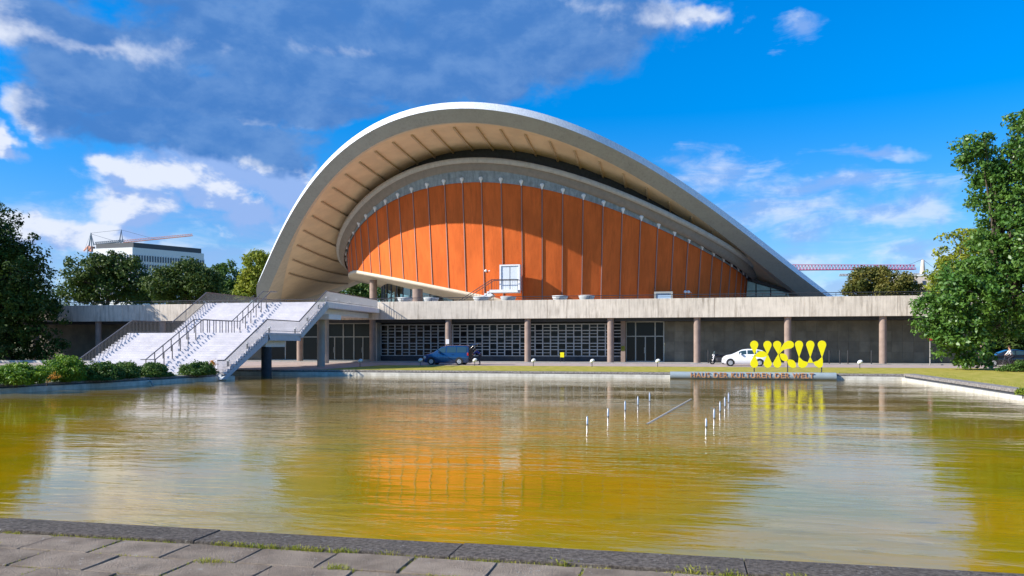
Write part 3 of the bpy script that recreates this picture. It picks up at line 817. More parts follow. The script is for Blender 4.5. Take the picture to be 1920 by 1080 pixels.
# glazed wing at the right end
m2 = MB(); yy = 114.0
m2.add([(6.5, yy, 5.5), (13.6, yy, 5.5), (13.6, yy, 8.9), (6.5, yy, 11.2), (6.5, yy + .1, 5.5), (13.6, yy + .1, 5.5), (13.6, yy + .1, 8.9), (6.5, yy + .1, 11.2)],
       [(0, 1, 2, 3), (7, 6, 5, 4), (0, 4, 5, 1), (1, 5, 6, 2), (2, 6, 7, 3), (3, 7, 4, 0)])
wing = part('glazed_wing', m2, M['blueglass'], hall, 'teal glazed end wall under the right foot of the roof')
for x in (7.7, 9.3, 11.2, 13.2):
    part('wing_mullion', MB().box(x - .07, x + .07, yy - .08, yy - .003, 5.5, 11.0 - (x - 6.9) * .33), M['darkmetal'], wing)
for z in (7.2, 8.4, 9.2):
    part('wing_transom', MB().box(6.5, min(13.5, 13.6 - (z - 8.9) * 2.9 if z > 8.9 else 13.5), yy - .07, yy - .004, z - .05, z + .05), M['darkmetal'], wing)
part('wing_roof_beam', MB().bar((5.8, yy - .3, 11.6), (14.0, yy - .3, 8.95), .5, .42), M['darkmetal'], wing)

# ---------------- terrace
TX0, TX1, TY0, TY1 = -80.0, 27.5, 80.4, 156.0
part('terrace_deck', MB().box(TX0 + .3, TX1 - .3, TY0 + .35, TY1 - .3, 4.62, FLOOR), M['concrete'], hall)
nseg = 13; sl = (TX1 - TX0) / nseg
for i in range(nseg):
    a = TX0 + i * sl; m2 = MB()
    m2.box(a + .012, a + sl - .012, TY0, TY0 + .35, 4.56, 6.45)
    part('parapet_panel', m2, M['parapet'], hall, bevel=.02)
    m2 = MB(); m2.box(a + .012, a + sl - .012, TY1 - .35, TY1, 4.56, 6.45); part('parapet_panel', m2, M['parapet'], hall)
for xx in (TX0, TX1 - .35):
    for j in range(9):
        b = TY0 + .36 + j * 8.33; part('parapet_panel', MB().box(xx, xx + .35, b + .01, b + 8.31, 4.56, 6.45), M['parapet'], hall)
rail = MB()
rail.tube([(TX0 + .2, TY0 + .2, 6.82), (TX1 - .2, TY0 + .2, 6.82)], .035, 6); rail.tube([(TX0 + .2, TY0 + .2, 6.62), (TX1 - .2, TY0 + .2, 6.62)], .02, 5)
rl = part('terrace_rail', rail, M['darkmetal'], hall)
for i in range(33):
    x = TX0 + .3 + i * (TX1 - TX0 - .6) / 32
    part('rail_post', MB().box(x - .02, x + .02, TY0 + .18, TY0 + .22, 6.45, 6.8), M['darkmetal'], rl)
# columns in front of the ground floor
colm = MB().lathe((0, 0, 0), [(.33, 0.02), (.33, 4.62)], 20).mesh('column', M['column'])
for n in range(-6, 7):
    put('column', colm, hall, (-24.5 + 8.51 * n, 80.95, 0.0))
# beam under the deck edge and dark recess ceiling
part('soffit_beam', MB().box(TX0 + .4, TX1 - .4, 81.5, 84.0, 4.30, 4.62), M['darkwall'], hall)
WY = 84.0
# window lattice
X0, X1, Z0, Z1 = -33.25, -6.63, .68, 4.05
ww = part('window_wall', MB().box(X0, X1, WY + .12, WY + .3, 0.1, 4.3), M['darkwall'], hall)
part('wall_plinth', MB().box(X0, X1, WY - .06, WY + .118, .1, Z0 - .04), M['darkwall'], ww)
nc = 32; cw = (X1 - X0) / nc; chh = (Z1 - Z0) / 5
bm1 = MB().box(-.05, .05, -.12, .10, 0, Z1 - Z0).mesh('lattice_post', M['lattice'])
bm2 = MB().box(0.05, cw - .05, -.10, .09, -.045, .045).mesh('lattice_bar', M['lattice'])
bm3 = MB().box(0.05, cw - .05, -.06, .08, -.03, .03).mesh('glazing_bar', M['lattice'])
pmesh = MB().box(0.041, cw - .041, .06, .10, .041, chh - .041).mesh('pane', M['darkglass'])
for i in range(nc + 1): put('lattice_post', bm1, ww, (X0 + i * cw, WY, Z0))
k = 0
for i in range(nc):
    for j in range(5):
        put('lattice_bar', bm2, ww, (X0 + i * cw, WY, Z0 + j * chh)) if j else None
        put('pane', pmesh, ww, (X0 + i * cw, WY, Z0 + j * chh))
        if (i + (4 - j)) % 3 != 0: put('glazing_bar', bm3, ww, (X0 + i * cw, WY, Z0 + (j + .5) * chh))
part('lattice_frame', MB().box(X0, X1, WY - .11, WY + .09, Z1 - .04, Z1 + .05).box(X0, X1, WY - .11, WY + .09, Z0 - .038, Z0 + .04), M['lattice'], ww)
part('pier', MB().box(-6.61, -6.16, 82.9, 84.3, .1, 4.4), M['column'], hall)
part('pier', MB().box(-33.95, -33.27, 82.9, 84.3, .1, 4.4), M['concrete'], hall)


def glazed_entry(x0, x1, cols, doors, zt=4.25, ztr=2.75):
    e = part('glazed_entrance', MB().box(x0, x1, WY + .12, WY + .25, .1, zt + .1), M['darkwall'], hall)
    W = x1 - x0; xs_ = [x0 + W * c for c in cols]
    for x in xs_: part('frame_post', MB().box(x - .06, x + .06, WY - .06, WY + .09, .1, zt), M['frame'], e)
    for z in (.15, ztr, zt): part('frame_bar', MB().box(x0, x1, WY - .05, WY + .08, z - .05, z + .05), M['frame'], e)
    for a, b in zip(xs_[:-1], xs_[1:]):
        part('pane', MB().box(a + .06, b - .06, WY + .03, WY + .07, ztr + .05, zt - .05), M['darkglass'], e)
        part('pane', MB().box(a + .06, b - .06, WY + .03, WY + .07, .2, ztr - .05), M['darkglass'], e)
    for dxs in doors:
        x = x0 + W * dxs
        part('door_stile', MB().box(x - .05, x + .05, WY - .07, WY + .02, .2, ztr - .05), M['frame'], e)
        part('door_handle', MB().tube([(x - .09, WY - .13, 1.0), (x - .09, WY - .13, 1.6)], .02, 6), M['chrome'], e)


glazed_entry(-6.12, -2.28, (0.0, .25, .77, 1.0), (.51,))
glazed_entry(-40.48, -34.41, (0.0, .10, .45, .66, 1.0), (.28, .84))
glazed_entry(-47.0, -40.5, (0.0, .33, .66, 1.0), ())
# stone cladding to the right
sw = part('stone_wall', MB().box(-2.2, 27.43, WY + .12, WY + .5, .1, 4.3), M['stonejoint'], hall)
pw = 29.63 / 30; ph = 4.15 / 4
smesh = [MB().box(.006, pw - .006, -.0 - k_ * .006, .12, .006, ph - .006).mesh('stone_panel', M['stonepanel']) for k_ in range(3)]
for i in range(30):
    for j in range(4): put('stone_panel', smesh[(i * 7 + j * 5) % 3], sw, (-2.2 + i * pw, WY, .12 + j * ph))
lw = part('end_wall', MB().box(-79, -47.05, WY, WY + .4, 0, 4.5), M['stonepanel'], hall)
part('right_wall', MB().box(27.44, 27.8, WY, 150, 0, 4.5), M['stonepanel'], hall)
part('left_side_wall', MB().box(-79.4, -79.0, WY, 150, 0, 4.5), M['stonepanel'], hall)

# ================================================================ STAIRCASE
SX0, SX1 = -39.5, -28.5
stair = thing('staircase', 'broad pale outdoor staircase with a mid landing leading up to the terrace over the water', 'staircase', (-34, 50, 0))


def flight(y0, z0, y1, z1, n):
    run = (y1 - y0) / n; rise = (z1 - z0) / n
    base = MB().box(SX0, SX1, 0, run + .03, -.16, 0); me = base.mesh('step', M['stairstone'])
    rb = MB().box(SX0 + .02, SX1 - .02, 0, 0.05, -rise, -.05).mesh('riser', M['stairstone'])
    for i in range(n):
        y = y0 + i * run; z = z0 + (i + 1) * rise
        o = put('step', me, stair, (0, y, z)); bev(o, .012, 1)
    # folded soffit slab
    pr = [(y0 - .1, z0 - .35), (y1 + .2, z1 - .42), (y1 + .2, z1 - .06), (y0, z0 + .02)]
    part('stair_slab', MB().prism(pr, 'x', SX0 + .25, SX1 - .22), M['stringer'], stair)
    for xx in (SX0 + .02, SX1 - .20):
        pr = [(y0 - .35, z0 - .30), (y0 + .25, z0 - .30), (y1 + .35, z1 - .45), (y1 + .12, z1 - .05), (y0 + run * .7, z0 - .02)]
        part('stringer', MB().prism(pr, 'x', xx, xx + .18), M['stringer'], stair)


ZL = 2.74; ZT = 5.36
flight(45.5, 0.02, 50.83, ZL, 17); flight(55.8, ZL, 60.3, ZT, 16)
part('landing', MB().box(SX0, SX1 + .01, 50.8, 55.85, ZL - .14, ZL - .002), M['stairstone'], stair)
part('landing_beam', MB().box(SX0 + .1, SX1 - .02, 50.95, 55.75, ZL - .55, ZL - .141), M['stringer'], stair)
part('cross_beam', MB().box(SX0 + .6, SX1 - .6, 51.6, 54.4, ZL - 1.0, ZL - .551), M['whitepaint'], stair)
# bridge to the terrace, running slightly askew
BX = -3.5
br = [(SX0, 60.25), (SX1, 60.25), (SX1 + BX, TY0), (SX0 + BX, TY0)]
def askew(z0, z1, ins=0.0, ys=0.0):
    P = [(SX0 + ins, 60.25 + ys), (SX1 - ins, 60.25 + ys), (SX1 + BX - ins, TY0 - .01), (SX0 + BX + ins, TY0 - .01)]
    m_ = MB(); m_.prism(P, 'z', z0, z1); return m_
ZB = 5.36
def ramp(m_, dz=.35):
    m_.v = [(x, y, z + dz * (y - 60.25) / (TY0 - 60.25)) for x, y, z in m_.v]; return m_
part('bridge_deck', ramp(askew(ZB - .45, ZB - .002)), M['whitepaint'], stair)
part('bridge_beam', ramp(askew(ZB - .95, ZB - .451, 1.2, .3), .30), M['whitepaint'], stair)
part('cross_beam', MB().box(SX0 + .6, SX1 - .3, 61.2, 63.6, ZB - 1.35, ZB - .95), M['whitepaint'], stair)
cm = MB().lathe((0, 0, 0), [(.36, 0), (.36, 1)], 20).mesh('stair_column', M['darkwall'])
cm2 = MB().lathe((0, 0, 0), [(.33, 0), (.33, 1)], 20).mesh('stair_column', M['concrete'])
for (x, y, z0, z1, me) in ((-29.2, 51.9, -.9, ZL - 1.0, cm), (-38.4, 51.9, -.9, ZL - 1.0, cm), (-30.35, 63.0, 0, ZB - 1.34, cm2), (-38.6, 63.0, 0, ZB - 1.34, cm2), (-35.4, 74.5, 0, ZB - .9, cm2)):
    o = put('stair_column', me, stair, (x, y, z0)); o.scale = (1, 1, z1 - z0)


def railing(path, name='handrail', h=0.92, double=False, mat='railmetal', balus=None, every=.13, bmat='baluster'):
    """path: list of (x,y,z floor)"""
    P = [Vector(p) + Vector((0, 0, h)) for p in path]
    m_ = MB()
    for a, b in zip(P[:-1], P[1:]): m_.bar(a, b, .07, .06)
    r_ = part(name, m_, M[mat], stair)
    mbx = MB(); L = 0
    for a, b in zip(P[:-1], P[1:]):
        n = max(1, int((b - a).length / every))
        for i in range(n):
            q = a + (b - a) * (i / n)
            mbx.box(q.x - .011, q.x + .011, q.y - .011, q.y + .011, q.z - h - .02, q.z)
    for a, b in zip(P[:-1], P[1:]): mbx.bar(a - Vector((0, 0, h - .14)), b - Vector((0, 0, h - .14)), .03, .03)
    bp_ = part('balusters', mbx, M[bmat], r_); bp_['kind'] = 'stuff'
    return r_


pathL = [(SX0 + .12, 45.3, 0), (SX0 + .12, 45.9, 0.1), (SX0 + .12, 50.95, ZL), (SX0 + .12, 55.6, ZL), (SX0 + .12, 60.2, ZT), (SX0 + BX + .12, 80.2, ZT + .35)]
pathR = [(SX1 - .12, 44.9, 0), (SX1 - .12, 45.7, 0.0), (SX1 - .12, 50.95, ZL), (SX1 - .12, 55.7, ZL), (SX1 - .12, 60.4, ZT), (SX1 + BX - .12, 80.2, ZT + .35)]
railing(pathL, bmat='railmetal', every=.15); railing(pathR, every=.13)
# free-standing double handrail in the middle
for xx in (-34.15, -33.45):
    m_ = MB(); pts = [(xx, 45.0, .95), (xx, 45.5, .95), (xx, 50.7, ZL + .95), (xx, 55.5, ZL + .95), (xx, 60.2, ZT + .95), (xx, 61.2, ZT + .95)]
    if xx < -34: pts = pts
    for a, b in zip(pts[:-1], pts[1:]): m_.bar(a, b, .06, .05)
    hr = part('middle_handrail', m_, M['railmetal'], stair)
    for (a, b, n) in ((pts[1], pts[2], 6), (pts[2], pts[3], 6), (pts[3], pts[4], 6)):
        for i in range(n):
            q = Vector(a).lerp(Vector(b), i / n); part('rail_post', MB().box(q.x - .025, q.x + .025, q.y - .025, q.y + .025, q.z - .98, q.z), M['railmetal'], hr)
m_ = MB()
for (yy, zz) in ((45.0, .95), (61.2, ZT + .95)): m_.bar((-34.15, yy, zz), (-33.45, yy, zz), .05, .05)
part('handrail_end', m_, M['railmetal'], stair)
for (x, y, z) in [(SX1 - .3, 60.7 + 0, ZT + .02)] + [(SX1 - .3 + BX * t, 60.25 + 20 * t, ZT + .35 * t) for t in (.2, .42, .62, .82)] + \
        [(SX1 - .25, 59.2, 4.75), (SX1 - .25, 57.3, 3.65), (SX1 - .25, 55.3, ZL), (SX1 - .25, 51.5, ZL), (SX1 - .25, 48.6, 1.62), (SX1 - .25, 46.3, .5)]:
    lp = part('step_light', MB().cbox((x, y, z + .17), (.10, .10, .34)), M['darkmetal'], stair)
    part('light_cap', MB().cbox((x, y, z + .39), (.12, .12, .10)), M['whitecone'], lp)

# ================================================================ PLANTERS ON THE TERRACE
bowl = [(.30, 0.0), (.34, .35), (.30, .75), (.62, .80), (.82, 1.32), (.86, 1.45), (.80, 1.45), (.74, 1.30), (.02, 1.25)]
pl_lbl = ['leftmost white bowl planter on the terrace, beside the glazed foyer', 'white bowl planter just right of the brown foyer column',
          'white bowl planter in front of the foot of the balcony stair', 'white bowl planter under the right end of the white balcony',
          'white bowl planter in front of the orange wall, left one of the right pair', 'rightmost white bowl planter on the terrace']
for (u, lb) in zip((760, 808.5, 901.5, 953, 1050, 1100), pl_lbl):
    R_ = direction(u, 560); t = 82.2 / R_.y; x = R_.x * t
    p = thing('planter', lb, 'planter', (x, 82.2, FLOOR), 0, 'white bowl planters along the terrace edge')
    part('bowl', MB().lathe((x, 82.2, FLOOR), bowl, 20), M['planter'], p)

# ================================================================ HKW LETTER SIGN AND PIPE
PY = 54.35


def sign_pt(cx, cy):          # a point of the sign measured on its own flat plane
    u = 1230 + cx / 5.3333; v = 620 + cy / 5.3333; D = direction(u, v); t = PY / D.y
    return (D.x * t, CAMZ + D.z * t)


letters = thing('letter_sign', 'bright yellow HKW letter sign made of teardrop petals on thin posts above the grey pipe', 'sign', (4.5, PY, 0))


def smooth_poly(pts, n=6):
    out = []; N = len(pts)
    for i in range(N):
        p0, p1, p2, p3 = [Vector((*pts[(i + k) % N], 0)) for k in (-1, 0, 1, 2)]
        for j in range(n):
            t = j / n
            q = 0.5 * ((2 * p1) + (-p0 + p2) * t + (2 * p0 - 5 * p1 + 4 * p2 - p3) * t * t + (-p0 + 3 * p1 - 3 * p2 + p3) * t ** 3)
            out.append((q.x, q.y))
    return out


def drop(cx, cy, r, px, py):
    """round blob at (cx,cy), narrowing to a point at (px,py)"""
    a = math.atan2(py - cy, px - cx); d = math.hypot(px - cx, py - cy); b = math.acos(min(.99, r / d))
    pts = [(px, py)]
    for k in range(17):
        t = a + b + (2 * math.pi - 2 * b) * k / 16; pts.append((cx + r * math.cos(t), cy + r * math.sin(t)))
    return pts


def petal(pts):
    P = [sign_pt(*p) for p in pts]
    part('petal', MB().prism(P, 'y', PY - .05, PY + .05), M['yellow'], letters, bevel=0)


for q in [(982, 140, 40, 985, 238), (982, 330, 40, 985, 236), (1115, 142, 40, 1115, 240), (1117, 330, 40, 1115, 232), (1212, 142, 40, 1224, 238), (1213, 330, 40, 1224, 232),
          (1430, 140, 40, 1430, 268), (1543, 140, 40, 1543, 268), (1660, 140, 41, 1660, 268)]:
    petal(drop(*q))
petal(smooth_poly([(985, 252), (1030, 210), (1075, 205), (1114, 236), (1090, 262), (1040, 268)]))
petal([(1226, 240), (1245, 175), (1285, 120), (1318, 101), (1348, 102), (1372, 118), (1380, 140), (1374, 162), (1350, 178), (1310, 182), (1268, 196)])
petal(smooth_poly([(1240, 232), (1285, 232), (1312, 255), (1316, 300), (1275, 302), (1246, 275)]))
petal(smooth_poly([(1314, 293), (1362, 292), (1392, 318), (1397, 362), (1358, 370), (1325, 345)]))
petal([(1430, 262), (1470, 300), (1520, 316), (1512, 345), (1490, 366), (1455, 372), (1430, 362), (1422, 345), (1424, 300)])
petal([(1543, 262), (1572, 322), (1516, 322)])
petal([(1662, 262), (1668, 300), (1668, 345), (1655, 366), (1625, 371), (1595, 352), (1570, 316), (1620, 300)])
for cx in (982, 1317, 1657):
    x, z = sign_pt(cx, 368 if cx != 1317 else 300)
    part('post', MB().tube([(x, PY + .03, WZ - .4), (x, PY + .03, z)], .035, 6), M['darkmetal'], letters)
pipe = thing('name_pipe', 'long grey horizontal pipe lettered with the name of the house above the pond edge', 'sign', (4.5, PY - .3, 0))
xa, _ = sign_pt(142, 430); xb, _ = sign_pt(1790, 430); zc = 1.95 - (701.2 - 645) / 1500 * 55.4; pr_ = .255
pipe_o = MB(); pipe_o.tube([(xa, PY - .35, zc), (xb, PY - .35, zc)], pr_, 24)
part('pipe', pipe_o, M['pipe'], pipe)
for u in (1331, 1485):
    p = direction(u, 706); t = (PY - .35) / p.y; x = p.x * t
    part('pipe_support', MB().box(x - .28, x + .28, PY - .5, PY - .15, WZ - .3, zc - pr_ + .03), M['darkmetal'], pipe)


def text_mesh(txt, size, extrude, mat, width=None):
    cu = bpy.data.curves.new('lettering', 'FONT'); cu.body = txt; cu.size = size; cu.extrude = extrude; cu.align_x = 'CENTER'; cu.align_y = 'CENTER'
    cu.space_character = 1.15; cu.offset = size * .012
    o = bpy.data.objects.new('lettering', cu); COL.objects.link(o)
    dg = bpy.context.evaluated_depsgraph_get(); me = bpy.data.meshes.new_from_object(o.evaluated_get(dg))
    bpy.data.objects.remove(o); me.materials.clear(); me.materials.append(mat)
    if width:
        xs_ = [v.co.x for v in me.vertices]; k = width / (max(xs_) - min(xs_))
        for v in me.vertices: v.co.x *= k
    return me


x1_, _ = sign_pt(345, 430); x2_, _ = sign_pt(1562, 430)
tm = text_mesh('HAUS DER KULTUREN DER WELT', .47, .035, M['rustletter'], x2_ - x1_)


def islands(me):
    par = list(range(len(me.vertices)))
    def fd(i):
        while par[i] != i: par[i] = par[par[i]]; i = par[i]
        return i
    # welded by position, so that front, back and sides of one letter hold together
    pos = {}
    for v in me.vertices:
        k_ = (round(v.co.x, 4), round(v.co.y, 4))
        if k_ in pos: par[fd(v.index)] = fd(pos[k_])
        else: pos[k_] = v.index
    for e in me.edges: par[fd(e.vertices[0])] = fd(e.vertices[1])
    gr = {}
    for p_ in me.polygons: gr.setdefault(fd(p_.vertices[0]), []).append([tuple(me.vertices[i].co) for i in p_.vertices])
    return list(gr.values())


for polys in islands(tm):
    m_ = MB()
    for pl_ in polys: m_.add([((x1_ + x2_) / 2 + c[0], PY - .35 - pr_ - .005 - c[2], zc + .03 + c[1]) for c in pl_], [tuple(range(len(pl_)))])
    part('letter', m_, M['rustletter'], pipe)

# ================================================================ FOUNTAIN NOZZLES, FLOATING BAR, BRANCH
nl = [(1101, 797, 780), (1140, 782, 765), (1172, 770, 751), (1196, 760, 742.5), (1218, 753, 735)]
nr = [(1324, 801, 784), (1339, 785, 766), (1350, 772, 752.5), (1359, 763, 744), (1366, 755, 736)]
order = ['nearest', 'second nearest', 'middle', 'second farthest', 'farthest']
for row, nm in ((nl, 'left'), (nr, 'right')):
    for k, (u, vb, vt) in enumerate(row):
        p = on_z(u, vb, WZ); d = (p - Vector((0, 0, CAMZ))); dep = -p.x * sY + p.y * cY; h = (vb - vt) / FOC * dep
        t = thing('fountain_nozzle', f'{order[k]} thin steel fountain nozzle of the {nm} row standing in the pond', 'nozzle', (p.x, p.y, WZ), 0, 'fountain nozzles in the pond')
        part('pipe', MB().lathe((p.x, p.y, WZ - .2), [(.028, 0), (.028, .2 + h * .8), (.018, .2 + h * .86), (.018, .2 + h)], 8), M['chrome'], t)
        part('collar', MB().lathe((p.x, p.y, WZ), [(.03, -.05), (.032, .03), (.023, .045)], 8), M['railmetal'], t)
a = on_z(1213, 798, WZ - .042); b = on_z(1296, 750, WZ - .042)
fb_ = thing('floating_pipe', 'grey pipe lying at the water surface between the two rows of nozzles', 'pipe', (a.x, a.y, WZ))
part('pipe', MB().tube([a, b], .06, 10), M['wood'], fb_)
part('end_cap', MB().tube([a - (b - a).normalized() * .05, a], .065, 10), M['railmetal'], fb_)
a = world_at(271, 706, 47.0); b = on_z(290, 723, WZ)
st = thing('driftwood_branch', 'pale bare branch leaning from the bushes down into the water', 'branch', (b.x, b.y, WZ))
part('stick', MB().tube([a, a.lerp(b, .5) + Vector((0, 0, .05)), b + Vector((.0, 0, -.1))], [.03, .045, .035], 6), M['wood'], st)

# ================================================================ SMALL STREET FURNITURE
bl_lbl = {675: 'mushroom garden lamp in the shade beside the glazed entrance', 788: 'white mushroom garden lamp just left of the blue van', 890: 'white mushroom garden lamp just right of the blue van',
          1000: 'white mushroom garden lamp in front of the second pillar from the van', 1110: 'white mushroom garden lamp between the yellow board and the glazed doors',
          1233: 'white mushroom lamp between the glazed doors and the left end of the pipe', 1612: 'white mushroom garden lamp right of the yellow letter sign'}
for (u, vb) in ((675, 688), (788, 686), (890, 686), (1000, 687), (1110, 688), (1233, 688), (1612, 691)):
    p = on_z(u, vb, 0)
    t = thing('garden_lamp', bl_lbl[u], 'lamp', (p.x, p.y, 0), 0, 'mushroom lamps on the lawn')
    part('stem', MB().tube([(p.x, p.y, 0), (p.x, p.y, .42)], .035, 8), M['railmetal'], t)
    hd = MB().lathe((0, 0, 0), [(.03, -.13), (.14, -.12), (.22, -.04), (.21, .04), (.13, .12), (.03, .15)], 14)
    rot = Matrix.Rotation(R(-28), 3, 'Y'); hd.v = [tuple(rot @ Vector(v) + Vector((p.x + .02, p.y, .52))) for v in hd.v]
    part('lamp_head', hd, M['whitecone'], t)
bo = [(1328, 'slim black bollard left of the leaning motorbike'), (1555, 'first slim black bollard right of the yellow letters'), (1575, 'second slim black bollard right of the yellow letters'),
      (1590, 'third slim black bollard right of the yellow letters'), (1634, 'slim black bollard just left of the right-hand pillar')]
for (u, lb) in bo:
    p = on_z(u, 681, .1); x = p.x * 79.9 / p.y
    t = thing('bollard', lb, 'bollard', (x, 79.9, .1), 0, 'slim black bollards along the wall')
    part('post', MB().lathe((x, 79.9, .1), [(.06, 0), (.06, 1.2), (.02, 1.27)], 8), M['plastic'], t)
# signpost
x, y = 21.6, 79.0
t = thing('signpost', 'tall grey post with a round red sign beside the big right tree', 'signpost', (x, y, 0))
part('pole', MB().tube([(x, y, 0), (x, y, 3.5)], .05, 8), M['concrete'], t)
m_ = MB().lathe((0, 0, 0), [(.28, 0), (.28, .02)], 20); m_.v = [(x + a_, y - .07 - c__, 2.55 + b_) for a_, b_, c__ in m_.v]
part('round_sign', m_, M['signred'], t); part('plate', MB().box(x - .2, x + .2, y - .09, y - .06, 2.95, 3.35), M['whitepaint'], t)
# yellow board and poster
p = on_z(1054, 681, 0)
t = thing('notice_board', 'small yellow notice board on legs in front of the lattice windows', 'sign board', (p.x, p.y, 0))
part('board', MB().box(p.x - .2, p.x + .2, p.y - .02, p.y + .02, .6, 1.1), M['yellow'], t)
part('leg', MB().box(p.x - .2, p.x - .16, p.y + .02, p.y + .06, 0, .9), M['darkmetal'], t); part('leg', MB().box(p.x + .16, p.x + .2, p.y + .02, p.y + .06, 0, .9), M['darkmetal'], t)
t = thing('poster', 'yellow green poster fixed to the pier left of the glazed doors', 'poster', (-6.38, 82.88, 1.4)); part('sheet', MB().box(-6.56, -6.2, 82.86, 82.89, 1.25, 1.75), M['weed'], t)
t = thing('notice_plate', 'small white notice on the pillar above the blue van', 'notice', (-24.5, 80.57, 2.1)); part('plate', MB().box(-24.68, -24.32, 80.55, 80.58, 1.95, 2.45), M['whitepaint'], t)

# ================================================================ VEHICLES


def interp(st, x, k): return float(np.interp(x, [s[0] for s in st], [s[k] for s in st]))


def car(name, label, loc, rz, st, paint, wheels, wr, wins, cat='car', rimmat='rimmetal'):
    """st: stations (x, half width, z sill, z belt, z roof, roof half width). Front is -x. wins: side windows (xa, xb)"""
    t = thing(name, label, cat, (0, 0, 0)); t.location = loc; t.rotation_euler = (0, 0, rz)
    xs_ = np.linspace(st[0][0], st[-1][0], 45)
    def sec(x):
        w, zs, zb, zr, wrf = [interp(st, x, k) for k in (1, 2, 3, 4, 5)]
        half = [(w * .86, zs), (w * .97, zs + .06), (w, zs + (zb - zs) * .45), (w * .985, zb - .03), (w * .96, zb), (wrf + (w * .96 - wrf) * .12, zr - (zr - zb) * .14), (wrf * .80, zr - .005), (0, zr + .02)]
        return [(-a_, b_) for a_, b_ in half] + [(a_, b_) for a_, b_ in half[-2::-1]]
    rows_ = [[(x, a_, b_) for a_, b_ in sec(x)] for x in xs_]
    m_ = MB().grid(rows_, smooth=True, flip=True)
    m_.add(rows_[0], [tuple(range(len(rows_[0])))]); m_.add(rows_[-1], [tuple(reversed(range(len(rows_[-1]))))])
    m_.add([rows_[0][0], rows_[0][-1], rows_[-1][-1], rows_[-1][0]], [(0, 1, 2, 3)])
    part('body', m_, paint, t)
    for sgn in (-1, 1):
        for (a_, b_) in wins:
            P = []
            for x in np.linspace(a_, b_, 10):
                w, zs, zb, zr, wrf = [interp(st, x, k) for k in (1, 2, 3, 4, 5)]
                w1, z1_, w2, z2 = w * .96, zb, wrf + (w * .96 - wrf) * .12, zr - (zr - zb) * .14
                lo, hi = .10, .92
                P.append([(x, sgn * (w1 + (w2 - w1) * q + .012), z1_ + (z2 - z1_) * q) for q in (lo, .5, hi)])
            part('side_window', MB().grid(P, flip=(sgn < 0)), M['carglass'], t)
        for wx in wheels:
            arch_ = MB(); arch_.tube([(wx, sgn * (interp(st, wx, 1) - .03), wr + .02), (wx, sgn * (interp(st, wx, 1) + .008), wr + .02)], wr * 1.16, 20); arch_.v = [v if v[2] > .16 else (v[0], v[1], .16) for v in arch_.v]
            part('wheel_arch', arch_, M['plastic'], t)
            wh = part('tyre', MB().tube([(wx, sgn * (interp(st, wx, 1) - .2), wr), (wx, sgn * (interp(st, wx, 1) + .0), wr), (wx, sgn * (interp(st, wx, 1) + .02), wr)], [wr, wr, wr * .93], 20), M['tyre'], t)
            part('rim', MB().tube([(wx, sgn * (interp(st, wx, 1) + .0), wr), (wx, sgn * (interp(st, wx, 1) + .034), wr)], [wr * .66, wr * .6], 14), M[rimmat], wh)
            hub = MB()
            for k in range(5):
                a_ = k * 2 * math.pi / 5; yy_ = sgn * (interp(st, wx, 1) + .037)
                hub.bar((wx + math.cos(a_) * wr * .2, yy_, wr + math.sin(a_) * wr * .2), (wx + math.cos(a_) * wr * .5, yy_, wr + math.sin(a_) * wr * .5), .05, .006)
            part('spokes', hub, M['tyre'], wh)
        xf = st[0][0]; zb = interp(st, xf + .1, 3); w = interp(st, xf + .12, 1)
        part('headlight', MB().cbox((xf + .17, sgn * (w - .08), zb - .13), (.26, .24, .13)), M['lamp'], t, bevel=.04)
        xr = st[-1][0]; w = interp(st, xr - .1, 1)
        part('tail_light', MB().cbox((xr - .06, sgn * (w - .06), 1.0), (.14, .14, .28)), M['redlens'], t, bevel=.03)
        part('mirror', MB().cbox((wins[0][0] + .15, sgn * (interp(st, wins[0][0], 1) + .10), interp(st, wins[0][0], 3) + .10), (.14, .2, .14)), paint, t, bevel=.03)
        for dx_ in (wins[0][1] - .25,) + ((wins[1][1] - .3,) if len(wins) > 1 else ()):
            part('door_handle', MB().cbox((dx_, sgn * (interp(st, dx_, 1) + .008), interp(st, dx_, 3) - .12), (.2, .03, .035)), paint, t)
    # windscreen
    xsil = wins[0][0] - .45; P = []
    xr0, xr1 = xsil, wins[0][0] + .35
    for x in np.linspace(xr0, xr1, 6):
        w, zs, zb, zr, wrf = [interp(st, x, k) for k in (1, 2, 3, 4, 5)]
        P.append([(x - .01, yy_, zr + .03 + .0 * abs(yy_)) for yy_ in (-wrf * .78, 0, wrf * .78)])
    part('windscreen', MB().grid(P, flip=True), M['carglass'], t)
    part('front_bumper', MB().cbox((st[0][0] + .10, 0, .42), (.26, interp(st, st[0][0] + .2, 1) * 1.9, .26)), paint if cat != 'van' else M['plastic'], t, bevel=.06)
    part('rear_bumper', MB().cbox((st[-1][0] - .05, 0, .45), (.22, interp(st, st[-1][0] - .1, 1) * 1.9, .26)), paint if cat != 'van' else M['plastic'], t, bevel=.06)
    return t


